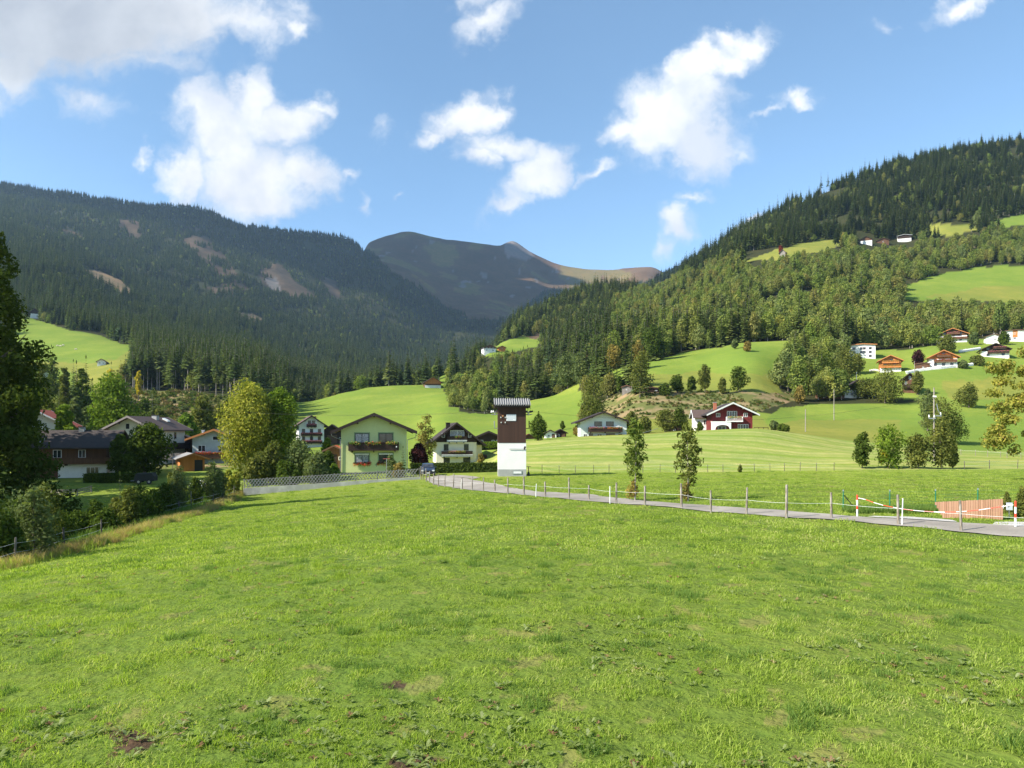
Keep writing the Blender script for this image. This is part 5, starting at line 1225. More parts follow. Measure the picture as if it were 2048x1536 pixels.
mb.build('wire', M_GPOST, gr)
M_SRED = mat('signal_red', (.72, .06, .03), .5)
def band_post(name, label, p, h_, r=.04):
    root = thing(name, label, 'barrier post', p, 0, 'red and white barrier posts')
    for i, (a, b) in enumerate([(-.1, .36), (.36, .55), (.55, .80), (.80, 1.0)]): MB().tube((0, 0, a*h_), (0, 0, b*h_), r, r, 12).build('band', B_WHITE if i % 2 == 0 else M_SRED, root)
    MB().tube((0, 0, h_), (0, 0, h_+.04), r*1.1, r*.5, 12).build('cap', M_SRED, root); return root
b1 = G(1714.5, 1034, 25, 45); b2 = G(2031, 1055, 22, 40)
band_post('barrier_post', 'left red and white banded post standing at the lane edge', b1, 1.0); band_post('barrier_post', 'right red and white banded post near the small conifers', b2, 1.06)
ch = thing('barrier_chain', 'sagging red and white barrier strip hung between the two banded posts', 'barrier', b1)
seg = [(1716, 996), (1731, 999), (1747, 1005), (1766, 1010.5), (1786, 1014.5), (1805, 1018), (1826, 1020.5), (1848, 1022.5), (1867, 1023.5), (1889, 1024.3), (1912, 1023.7), (1933, 1022.3), (1957, 1020), (1980, 1016.5), (2003, 1013), (2026, 1009.5)]
for i in range(len(seg)-1):
    def q(k):
        px, py = seg[k]; y = b1.y+(b2.y-b1.y)*k/(len(seg)-1); return Vector(((px-1024)/F*y, y-.02, zof(py, y)))-b1
    MB().tube(q(i), q(i+1), .015, .015, 8).build('segment', B_WHITE if i % 2 == 0 else M_SRED, ch)
# board fence with two notices
def boards():
    A = base(1869.5, 34.6, 1036); B = base(2006, 33.0, 1038.5); d = B-A; L = math.hypot(d.x, d.y)
    f = thing('board_fence', 'low fence of upright reddish tan boards behind the sagging barrier', 'fence', A, math.atan2(d.y, d.x)); mb = MB(); n = 34
    for i in range(n):
        x = L*(i+.5)/n; t = x/L; zt = .74+.16*t+.02*random.random(); zb = -.3
        if t < .14: zb = .68-(.14-t)/.14*.0-.72*(t/.14)
        mb.box(x-L/n*.46, x+L/n*.46, -.012+.01*(i % 2), .012+.01*(i % 2), zb+d.z*t, zt+d.z*t)
    mb.build('boards', W_TAN, f)
    mb = MB().box(.3, L, .03, .07, .2, .27); mb.build('rail', W_TAN, f)
    s1 = thing('small_notice', 'small blank white notice on the board fence', 'sign', (A.x+2.42, A.y-1.02, A.z+.57)); MB().box(-.12, .12, -.01, .01, -.02, .14).build('board', B_WHITE, s1); MB().tube((0, .02, -.65), (0, .02, .1), .015, .015, 6).build('stake', METAL, s1)
    s2 = thing('notice_board', 'pale grey notice with a few dark lines at the right end of the board fence', 'sign', (A.x+2.82, A.y-1.0, A.z+.50)); MB().box(-.14, .14, -.01, .01, -.02, .32).build('board', mat('notice_grey', (.62, .64, .66), .5), s2)
    mb = MB()
    for z, w_ in ((.17, .10), (.14, .08), (.11, .05)): mb.box(-.08, -.08+w_, -.014, -.0105, z, z+.012)
    mb.build('printed_lines', BLACK, s2); MB().tube((0, .02, -.6), (0, .02, .28), .015, .015, 6).build('stake', METAL, s2)
boards()

# hedge, woodpile arch, trailer, walls
def hedge(name, label, A, B, w, h_, m, n, seed=0):
    d = B-A; L = math.hypot(d.x, d.y); o = thing(name, label, 'hedge', A, math.atan2(d.y, d.x)); g = np.random.default_rng(seed)
    c = np.stack([g.random(n)*L, (g.random(n)-.5)*w, g.random(n)*h_], 1); f = g.integers(0, 3, n)
    c[f == 0, 1] = -w/2+.06*g.normal(size=(f == 0).sum()); c[f == 1, 2] = h_+.04*g.normal(size=(f == 1).sum()); c[:, 2] += d.z*c[:, 0]/L
    nr = np.zeros((n, 3)); nr[f == 0, 1] = -1; nr[f == 1, 2] = 1; nr[f == 2, 1] = 1; nr = unit(nr+g.normal(size=(n, 3))*.5)
    a = unit(np.cross(nr, unit(g.normal(size=(n, 3))))); b = np.cross(nr, a); s_ = (.06+.09*g.random(n))[:, None]
    V, Fc = quads_from(c, a*s_, b*s_*.7); link('foliage', fastmesh('foliage', V, Fc, [m]), o)
    mb = MB(); mb.extr([(0, -w/2+.12, -.4), (L, -w/2+.12, -.4+d.z), (L, -w/2+.12, h_-.15+d.z), (0, -w/2+.12, h_-.15)], (0, w-.24, 0)); mb.build('branches', mat('hedge_twigs', (.025, .03, .012), 1, 0), o)
hedge('clipped_hedge', 'long dark clipped hedge in front of the cream house', base(848, 97, 949), base(999, 97, 948), 1.2, 1.42, M_HEDGE, 9000)
hedge('side_hedge', 'short clipped hedge left of the parked car beneath the purple tree', base(822, 96, 950), base(845, 96.5, 950), 1.0, 1.45, M_HEDGE, 2200, 3)
hedge('garden_hedge', 'shaded green hedge behind the lawn in front of the walnut tree', base(172, 97, 966), base(284, 97, 965), 1.4, 1.2, M_DARKG, 5000, 4)
hedge('low_hut_hedge', 'low green hedge under the dark timber house left of the tower', base(958, 150, 897), base(996, 150, 895), 1.2, 1.2, M_GRN, 1500, 5)
def arch():
    r = thing('arched_shelter', 'small arched shelter with a pale hoop and dark inside between the garden shrubs', 'shelter', T(391, 88)); n = 16; R0 = .85
    mb = MB()
    for yy in (0, 1.4): mb.path([(math.cos(math.pi*i/n)*R0, yy, math.sin(math.pi*i/n)*R0*1.15) for i in range(n+1)], [.035]*(n+1), 6)
    mb.build('hoop', B_WHITE, r); mb = MB()
    for i in range(n):
        a, b = math.pi*i/n, math.pi*(i+1)/n; mb.extr([(math.cos(a)*R0*.95, .03, math.sin(a)*R0*1.08), (math.cos(b)*R0*.95, .03, math.sin(b)*R0*1.08), (math.cos(b)*R0*.92, .03, math.sin(b)*R0*1.04), (math.cos(a)*R0*.92, .03, math.sin(a)*R0*1.04)], (0, 1.35, 0))
    mb.build('cover', mat('brown_sheet', (.09, .055, .045), .7), r)
    mb = MB(); g = random.Random(2)
    for i in range(40):
        x = g.uniform(-.6, .6); z = g.uniform(.05, .8*math.sqrt(max(0, 1-(x/.8)**2))); mb.tube((x, .2, z), (x, 1.2, z), .07, .07, 6)
    mb.build('logs', M_BARK, r)
arch()
def trailer():
    r = thing('covered_trailer', 'dark covered trailer standing in the shade behind the garden lawn', 'trailer', T(292, 95), .1); r.scale = (.8, .8, .8)
    MB().box(-1.5, 1.5, -.8, .8, .5, 1.2).extr([(-1.5, -.8, 1.2), (1.5, -.8, 1.2), (1.2, -.8, 1.75), (-1.2, -.8, 1.75)], (0, 1.6, 0)).build('body', mat('dark_canvas', (.03, .032, .03), .8), r)
    for x in (-.8, .8): 
        w_ = MB().tube((x, -.95, .4), (x, -.78, .4), .4, .4, 16).build('wheel', BLACK, r); MB().tube((x, -.97, .4), (x, -.951, .4), .2, .2, 12).build('rim', METAL, w_)
    MB().path([(-1.5, 0, .55), (-2.4, 0, .5)], [.05, .04], 6).build('drawbar', METAL, r)
trailer()
def stonewall(name, label, P, h_, m=M_GRAVEL):
    root = thing(name, label, 'stone wall', P[0]); mb = MB(); g = random.Random(4)
    for a, b in zip(P[:-1], P[1:]):
        L = (b-a).length; n = max(2, int(L/.7))
        for i in range(n):
            for k in range(max(1, int(h_/.45))):
                c = a.lerp(b, (i+.5+.3*(k % 2))/n)-P[0]; s_ = L/n*.5*g.uniform(.8, 1.1); hh = .22*g.uniform(.8, 1.15)
                z0 = c.z+.45*k-.3
                mb.extr([(c.x-s_, c.y-.3, z0), (c.x+s_, c.y-.3, z0), (c.x+s_*.9, c.y-.25, z0+2*hh), (c.x-s_*.9, c.y-.25, z0+2*hh)], (0, .5*g.uniform(.8, 1.2), 0))
    mb.build('stones', P_WHITE, root)
stonewall('stone_wall', 'pale rough stone wall below the white house with orange eaves', [G(px, py, 200) for px, py in [(1812, 748), (1830, 744), (1850, 741), (1880, 738), (1910, 735), (1945, 731)]], 1.5)
stonewall('upper_stone_wall', 'pale boulder wall between the flowered chalet and the dark hill chalet', [G(px, py, 200) for px, py in [(1918, 705), (1938, 702), (1960, 699)]], 1.6)
stonewall('drive_wall', 'white wall at the left foot of the orange chalet', [G(px, py, 200) for px, py in [(1738, 742), (1750, 741), (1762, 743)]], 1.2)

# poles
def pole(name, label, px, Y, top, bpy_=None, r=.12, arms=(), m=M_BARKP):
    g = T(px, Y) if bpy_ is None else base(px, Y, bpy_); root = thing(name, label, 'pole', g); h_ = zof(top, Y)-g.z
    MB().tube((0, 0, -1), (0, 0, h_), r, r*.7, 8).build('mast', m, root)
    for (dz, w_, mm) in arms:
        a = MB().box(-w_/2, w_/2, -r-.1, -r, h_-dz-.08, h_-dz+.08).build('crossarm', mm, root)
        for x in (-w_*.42, 0, w_*.42): MB().tube((x, -r-.05, h_-dz+.08), (x, -r-.05, h_-dz+.3), .07, .05, 6).build('insulator', B_WHITE, a)
    return root, g, h_
pole('bare_pole', 'short bare wooden pole on the olive meadow right of the red chalet', 1611, 168, 818, None, .13)
pole('meadow_pole', 'slim pale pole rising in front of the long low shed', 1668, 205, 779, None, .13)
ur, ug, uh = pole('utility_pole', 'wooden utility pole with white insulator frame before the big dark bush', 1868, 118, 775, None, .14, ((1.6, .5, M_BARKP),))
ug2 = MB(); ug2.box(-1.0, .1, -.35, -.2, uh-5.0, uh-4.85).box(.1, 1.0, -.35, -.2, uh-4.6, uh-4.45).path([(.3, -.2, uh-2.6), (.45, -.3, uh-3.6), (.9, -.3, uh-4.4)], [.05, .06, .05], 6); fr = ug2.build('switch_frame', SILVER, ur)
for x, z in ((-.95, 4.75), (-.1, 4.75), (.9, 4.35)): MB().tube((x, -.28, uh-z), (x, -.28, uh-z+.4), .1, .07, 7).build('insulator', B_WHITE, fr)
pole('village_pole', 'thin grey pole beside the carport in the hillside village', 1829, 262, 722, None, .12)
pole('thicket_pole', 'slim grey mast above the black roofed house in the thicket', 1713, 262, 744, None, .1, (), METAL)
# wires from the tower
def wires(name, label, A, B, sag, n=3, off=.4, r=.006):
    root = thing(name, label, 'power line', A); mb = MB()
    for k in range(n):
        o = Vector((0, off*k, -.02*k)); a, b = Vector((0, 0, 0))+o, Vector(B)-Vector(A)+o
        pts = [a.lerp(b, t/14)-Vector((0, 0, sag*4*(t/14)*(1-t/14))) for t in range(15)]; mb.path(pts, [r]*15, 4)
    mb.build('wire', BLACK, root)
tw = base(1024.5, 84, 951)
wires('power_line', 'thin power lines running left from the tower across the meadow', tw+Vector((-2.3, .4, 7.3)), Vector((-66, 118, 9.5)), 1.4, 3, 1.1)
wires('power_line', 'thin power lines running right from the tower towards the utility pole', tw+Vector((2.3, .4, 7.3)), ug+Vector((0, 0, uh-1.5)), 2.2, 3, 1.1)
wires('telephone_line', 'single pale wire crossing in front of the cream house gable', tw+Vector((-1.6, 1, 5.4)), base(845, 103, 864), .25, 1)

# ------------------------------------------------------------------ car
def car():
    r = thing('parked_car', 'dark blue car facing the camera at the end of the lane', 'car', T(856, 90), .12)
    paint = mat('dark_blue_paint', (.022, .033, .055), .25, .6); w = 1.66
    prof = [(0, .35), (0, .62), (.12, .78), (.9, .98), (1.5, 1.40), (2.2, 1.50), (3.3, 1.46), (3.95, 1.05), (4.05, .8), (4.05, .35)]   # y from the nose back, z
    V = []; n = len(prof)
    xs = (-1, -.93, -.72, 0, .72, .93, 1)
    for (y, z) in prof:
        for x in xs:
            top = z > 1.0; k = w/2*(.80 if top and abs(x) > .9 else 1)
            V.append((x*k, y+(.18*abs(x)**3 if y < .2 else 0), z-(.05*abs(x)**2 if z > .6 else 0)))
    Fc = [(i*7+j, i*7+j+1, (i+1)*7+j+1, (i+1)*7+j) for i in range(n-1) for j in range(6)]
    mb = MB(); mb.add(V, Fc)
    for j in (0, 6):
        mb.add([V[i*7+j] for i in range(n)], [tuple(range(n)) if j == 0 else tuple(range(n))[::-1]])
    mb.build('body', paint, r, smooth=False)
    MB().add([(-.62, .98, .985+.025), (.62, .98, 1.035), (.55, 1.47, 1.40), (-.55, 1.47, 1.40)], [(0, 1, 2, 3)]).build('windscreen', GLASS, r, Vector((0, -.03, .012)))
    for sx in (-1, 1):
        MB().add([(sx*.845*w/1.66, 1.25, .95), (sx*.845*w/1.66, 3.6, .98), (sx*.69, 3.25, 1.36), (sx*.69, 1.75, 1.38)], [(0, 1, 2, 3)]).build('side_window', GLASS, r)
        MB().box(min(sx*.5, sx*.78), max(sx*.5, sx*.78), -.0, .14, .60, .76).build('headlight', mat('lamp_glass', (.7, .72, .74), .15, .8), r)
        MB().box(min(sx*.84, sx*1.0), max(sx*.84, sx*1.0), 1.2, 1.3, .98, 1.12).build('mirror', paint, r)
        for y in (.75, 3.2):
            wh = MB().tube((sx*.80-.1, y, .31), (sx*.80+.06, y, .31), .31, .31, 18).build('wheel', BLACK, r); MB().tube((sx*.85, y, .31), (sx*.89, y, .31), .19, .17, 12).build('rim', SILVER, wh)
    MB().box(-.45, .45, -.03, .02, .52, .66).build('grille', BLACK, r); MB().box(-.78, .78, -.05, .05, .24, .42).build('bumper', BLACK, r); MB().box(-.26, .26, -.075, -.052, .34, .44).build('number_plate', B_WHITE, r)
car()

# cows on the far left meadow
def cow(p, rz, label, col):
    me = bpy.data.meshes.new('cow'); V = [(0, 0, 1.05), (.55, 0, 1.1), (-.55, 0, 1.12), (-.95, 0, 1.0), (.95, 0, 1.0), (1.25, 0, .75), (1.5, 0, .45)]
    E = [(0, 1), (0, 2), (2, 3), (1, 4), (4, 5), (5, 6)]; R_ = [.42, .40, .42, .25, .24, .18, .10]
    for bx, k in ((.6, 1), (-.75, 2)):
        for sy in (-.22, .22):
            i = len(V); V += [(bx, sy, .75), (bx+(.05 if k == 1 else -.05), sy, .4), (bx, sy, .02)]; E += [(k, i), (i, i+1), (i+1, i+2)]; R_ += [.16, .09, .06]
    i = len(V); V += [(-1.12, 0, .95), (-1.15, 0, .45)]; E += [(3, i), (i, i+1)]; R_ += [.05, .03]
    i = len(V); V += [(1.3, .2, .82), (1.3, -.2, .82)]; E += [(5, i), (5, i+1)]; R_ += [.05, .05]
    me.from_pydata(V, E, []); me.materials.append(col); o = tag(link('cow', me, None, p, rz), label, 'cow', 'cows grazing on the left hillside')
    o.modifiers.new('skin', 'SKIN'); sv = me.skin_vertices[0].data
    for k, rr in enumerate(R_): sv[k].radius = (rr, rr)
    sv[0].use_root = True; sd = o.modifiers.new('sub', 'SUBSURF'); sd.levels = sd.render_levels = 1
cowm = mat('cream_hide', (.62, .52, .42), .8)
for px, py, rz, lb in ((115, 693, .3, 'pale cow grazing leftmost on the left hillside meadow'), (121, 693.5, 2.8, 'pale cow second from the left on the hillside meadow'), (126, 692, .1, 'pale cow third from the left on the hillside meadow'), (152, 700, 3.3, 'pale cow grazing alone to the right on the hillside meadow')):
    cow(G(px, py, 560), rz, lb, cowm)

# ------------------------------------------------------------------ single trees and shrubs
def lobes_px(L, cx, s_):
    """lobes given in metres already"""
    return L
def tree(name, label, p, h, r, m, seed, n=3500, leaf=.22, z0=.12, k=12, thin=1.0, sq=1.0, tr=.22, bark=None, group=None, cat='tree', shell=.5, lobes=None, limbs=6, stretch=1.0, aspect=.6):
    root = thing(name, label, cat, p, random.Random(seed).random()*6.28, group)
    L = lobes or lobes_round(h, r, h*z0, k, seed, thin, sq)
    link('crown', leafy('crown', L, n, leaf, m, seed, shell=shell, aspect=aspect), root)
    link('trunk', trunk_mb(h, tr, h*z0, r*.9, seed, limbs).mesh('trunk', bark or M_BARK), root)
    return root
def tree_px(name, label, px, Y, top, rpx, m, seed, **kw):
    g = T(px, Y); h = zof(top, Y)-g.z; return tree(name, label, g, h, rpx/F*Y, m, seed, **kw)
# big dark tree on the left edge
g0 = T(-10, 58); L = []
gr_ = random.Random(5)
for i in range(64):
    t = i/63; z = .6+22.6*t; rr = (5.7-4.6*t**1.4)*(.9+.25*math.sin(i*1.7)); a = i*2.4
    L.append((math.cos(a)*rr*gr_.uniform(.35, .7), math.sin(a)*rr*gr_.uniform(.35, .7), z, rr*gr_.uniform(.28, .5), rr*gr_.uniform(.28, .5), 1.15*gr_.uniform(.7, 1.2)*(1.15-.5*t)))
M_SHADE = leaf_mat('shaded_ash_leaves', [(.045, .068, .014), (.05, .072, .015)], .3, .5, .6)  # the grove's shade on this tree is put into the leaf colour
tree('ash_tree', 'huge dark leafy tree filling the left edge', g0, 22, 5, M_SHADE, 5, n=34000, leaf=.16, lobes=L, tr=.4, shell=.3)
tree_px('shade_tree', 'tall dark tree cut off by the left edge behind the big tree', -95, 66, 560, 110, M_DARKG, 6, n=9000, leaf=.24, z0=.05, k=18, tr=.4)
for i, (x, y, h, r) in enumerate([(-59, 73, 25, 6.5), (-66, 86, 27, 7), (-52, 56, 22, 5.5), (-76, 98, 27, 7.5), (-90, 120, 22, 7), (-45, 42, 16, 4.5), (-96, 138, 20, 7), (-47, 49, 19, 5), (-62, 64, 24, 6.5), (-80, 108, 24, 6), (-65, 93, 21, 6)]):
    tree('valley_tree', 'tall leafy tree in the grove standing beyond the left edge', Vector((x, y, h1(x, y))), h, r, M_DARKG, 60+i, n=6500, leaf=.42, z0=.05, k=16, tr=.35, group='trees left of the garden')
M_RUSTO = leaf_mat('rusty_olive_leaves', [(.19, .17, .05), (.20, .18, .05)], .3, .5, .6)
# maples by the houses
tree_px('yellowing_maple', 'big yellow green maple left of the white farmhouse', 500, 107, 762, 62, M_YELG, 11, n=24000, leaf=.17, z0=.05, k=24, shell=.45, thin=.1, sq=1.25)
tree_px('green_maple', 'bright green maple joined to the yellow green maple on its right', 562, 110, 770, 46, M_GRN, 12, n=15000, leaf=.17, z0=.05, k=20, thin=.1, sq=1.25)
tree_px('walnut_tree', 'dark rounded tree in front of the white gable house', 290, 107, 848, 64, M_DARKG, 13, n=7000, leaf=.24, z0=.06, k=14)
tree_px('dark_fruit_tree', 'smaller dark tree left of the walnut tree touching the wooden house', 240, 101, 868, 26, M_DARKG, 24, n=3000, leaf=.2, z0=.04, k=10)
tree_px('light_green_tree', 'large light green tree behind the dark wooden house', 225, 150, 748, 58, M_GRN, 14, n=13000, leaf=.26, z0=.05, k=18, thin=.6)
tree_px('pale_birch', 'pale upright tree left of the large light green tree', 152, 165, 785, 22, M_GREYG, 15, n=3000, leaf=.34, z0=.05, k=10)
tree_px('garden_birch', 'yellow green tree above the dark wooden house roof', 128, 140, 800, 26, M_GRN, 16, n=3000, leaf=.34, z0=.05, k=10)
tree_px('back_tree', 'round green tree behind the orange eaved house', 405, 170, 790, 34, M_OLIVE, 17, n=4200, leaf=.34, z0=.04, k=12)
tree_px('back_tree', 'lighter green tree between the white gable house and the yellow green maple', 375, 160, 822, 26, M_GRN, 18, n=3500, leaf=.34, z0=.04, k=12)
tree_px('bronze_tree', 'small bronze tree above the brown tiled roof', 342, 165, 836, 24, M_RUST, 19, n=2600, leaf=.3, z0=.04, k=9)
tree_px('yellow_tree', 'small bright yellow tree on the scrubby bank below the spruces', 277, 345, 735, 9, M_YELLOW, 20, n=900, leaf=.5, z0=.1, k=7)
tree_px('yellow_tree', 'bright yellow tree top beside the light green tree', 222, 335, 733, 14, M_YELLOW, 21, n=900, leaf=.5, z0=.1, k=7)
for i, (px, Y, top, rp, m) in enumerate([(80, 250, 715, 28, M_OLIVE), (105, 300, 703, 24, M_DARKG), (55, 240, 690, 24, M_DARKG), (130, 260, 725, 18, M_OLIVE), (165, 255, 728, 22, M_DARKG), (200, 200, 800, 26, M_OLIVE), (320, 210, 815, 22, M_OLIVE), (445, 215, 800, 30, M_OLIVE), (100, 205, 800, 30, M_OLIVE), (175, 190, 810, 24, M_GREYG), (290, 235, 795, 24, M_DARKG), (260, 190, 815, 24, M_GREYG)]):
    tree_px('bank_tree', ('bushy olive tree', 'dark bushy tree', 'dark tall bushy tree', 'small olive tree', 'dark spreading tree', 'olive rounded tree', 'low olive tree', 'broad olive tree', 'wide olive tree', 'grey green tree', 'dark green tree', 'pale grey green tree')[i]+' %s on the left bank' % ('below the sunny hill meadow' if px < 190 and Y > 220 else 'behind the lower left houses'), px, Y, top, rp, m, 80+i, n=2200, leaf=.45, z0=.03, k=11, group='trees on the left bank')
# garden shrubs by the lattice fence
SH = [(545, 92, 885, 40, M_OLIVE, 'wide olive garden shrub at the left end of the lattice fence'), (598, 93, 876, 44, M_GREYG, 'tall grey green garden shrub left of the green house'), (635, 90, 905, 34, M_GREYG, 'grey green willow shrub in front of the reddish shed'),
      (575, 87, 925, 32, M_DARKG, 'dark green shrub just behind the lattice fence'), (655, 96, 903, 20, M_DARKG, 'dark shrub beside the green house corner'), (510, 90, 915, 30, M_OLIVE, 'shaggy olive shrub above the mesh fence'), (668, 92, 926, 14, M_GRN, 'light green bush touching the green house wall'), (653, 112, 872, 16, M_GRN, 'pale green bush beneath the white farmhouse')]
for i, (px, Y, top, rp, m, lb) in enumerate(SH):
    tree_px('garden_shrub', lb, px, Y, top, rp, m, 100+i, n=4500, leaf=.16, z0=.0, k=11, tr=.08, group='shrubs by the lattice fence', cat='shrub', shell=.4)
tree_px('purple_tree', 'dark purple leaved tree between the green and the cream house', 838, 103, 887, 24, M_PURP, 120, n=5000, leaf=.15, z0=.12, k=12, tr=.12)
tree_px('rusty_birch', 'loose rusty green tree rising behind the purple tree', 852, 122, 822, 24, M_RUSTO, 121, n=2600, leaf=.15, z0=.1, k=9, thin=.3, tr=.1, shell=.0)
r_ = thing('garden_conifer', 'narrow dark conifer at the right corner of the green house', 'tree', T(806, 92)); link('crown', conifer('crown', 3.7, .8, 9, 16, 9, z0=.0), r_); link('trunk', conifer_trunk(3.7, .06, M_BARK), r_)
tree_px('silver_shrub', 'silvery shrub with upright stems before the green house window', 783, 90, 908, 17, M_GREYG, 122, n=1300, leaf=.11, z0=.0, k=9, tr=.06, cat='shrub', shell=.2)
tree_px('rose_shrub', 'low reddish flowering shrub under the right green house window', 797, 88, 925, 20, M_RUST, 123, n=1400, leaf=.10, z0=.0, k=8, tr=.05, cat='shrub')
tree_px('orange_shrub', 'small orange and green shrub at the right end of the cream house', 962, 132, 905, 9, M_RUST, 124, n=700, leaf=.16, z0=.0, k=6, tr=.05, cat='shrub')
# columnar tree
g = T(1077, 146); L = [(0, 0, .6+i*.55, 1.75*math.sin(math.pi*(.16+.80*i/8)), 1.75*math.sin(math.pi*(.16+.80*i/8)), .8) for i in range(9)]
tree('columnar_tree', 'dense dark oval tree on the crest right of the tower', g, 5.2, 1.8, M_DARKG, 130, n=3800, leaf=.16, lobes=L, tr=.1)
# saplings beside the lane
M_GRN2 = leaf_mat('sapling_leaves', [(.10, .14, .03), (.11, .15, .03)], .35, .5, .6)
def sapling(px, Y, base_py, top, rp, lab, seed, lean=0):
    s_ = F/Y; g = base(px, Y, base_py); h = (base_py-top)/s_; r = rp/s_; gg = random.Random(seed); L = []
    for i in range(15):
        t = i/14; z = h*(.28+.72*t); rr = r*math.sin(math.pi*(.12+.80*t))**.7; a = i*2.4
        L.append((math.cos(a)*rr*.5, math.sin(a)*rr*.5, z*.96, rr*.42+.1, rr*.42+.1, .34))
    root = thing('ash_sapling', lab, 'tree', g, 0, 'saplings beside the lane')
    link('crown', leafy('crown', L, 1150, .15, M_GRN2 if seed % 2 else M_OLIVE, seed, shell=.1, aspect=.34), root)
    link('trunk', trunk_mb(h, .045, h*.35, r, seed, 9).mesh('trunk', M_BARKP), root)
    link('basal_shoots', leafy('basal_shoots', [(-.25, 0, .35, .35, .3, .45), (-.1, 0, .8, .25, .25, .35), (.05, .1, .3, .3, .3, .3)], 380, .08, M_RUST, seed, shell=.1), root)
sapling(1270, 45, 995, 838, 27, 'left slender ash sapling standing beyond the lane', 141)
sapling(1376, 44, 999, 850, 32, 'right slender ash sapling standing beyond the lane', 142)
# bushes along the upper pasture
BU = [(1724, 97, 862, 21, M_DARKG, 'narrow dark green bush leftmost on the upper pasture edge'), (1776, 97, 848, 36, M_GRN, 'light green bush with yellow patches on the upper pasture edge'), (1836, 96, 866, 28, M_OLIVE, 'dark rounded bush on the upper pasture edge'), (1882, 96, 838, 34, M_OLIVE, 'tallest olive bush around the utility pole on the upper pasture edge'), (1905, 99, 885, 14, M_OLIVE, 'small olive bush rightmost on the upper pasture edge')]
for i, (px, Y, top, rp, m, lb) in enumerate(BU):
    tree_px('pasture_bush', lb, px, Y, top, rp, m, 150+i, n=3200, leaf=.15, z0=.0, k=17, tr=.06, cat='bush', group='bushes on the upper pasture edge', shell=.1, thin=.4)
L = [(.2, -.6, 1.8, .7, .5, .9), (-.3, -.7, 1.2, .5, .4, .6)]; link('yellow_leaves', leafy('yellow_leaves', L, 260, .14, M_YELLOW, 3, shell=.1), bpy.data.objects['pasture_bush.001'])
tree_px('small_bush', 'single tiny bush in front of the meadow fence', 1480, 90, 930, 7, M_OLIVE, 160, n=400, leaf=.10, z0=.0, k=5, tr=.02, cat='bush')
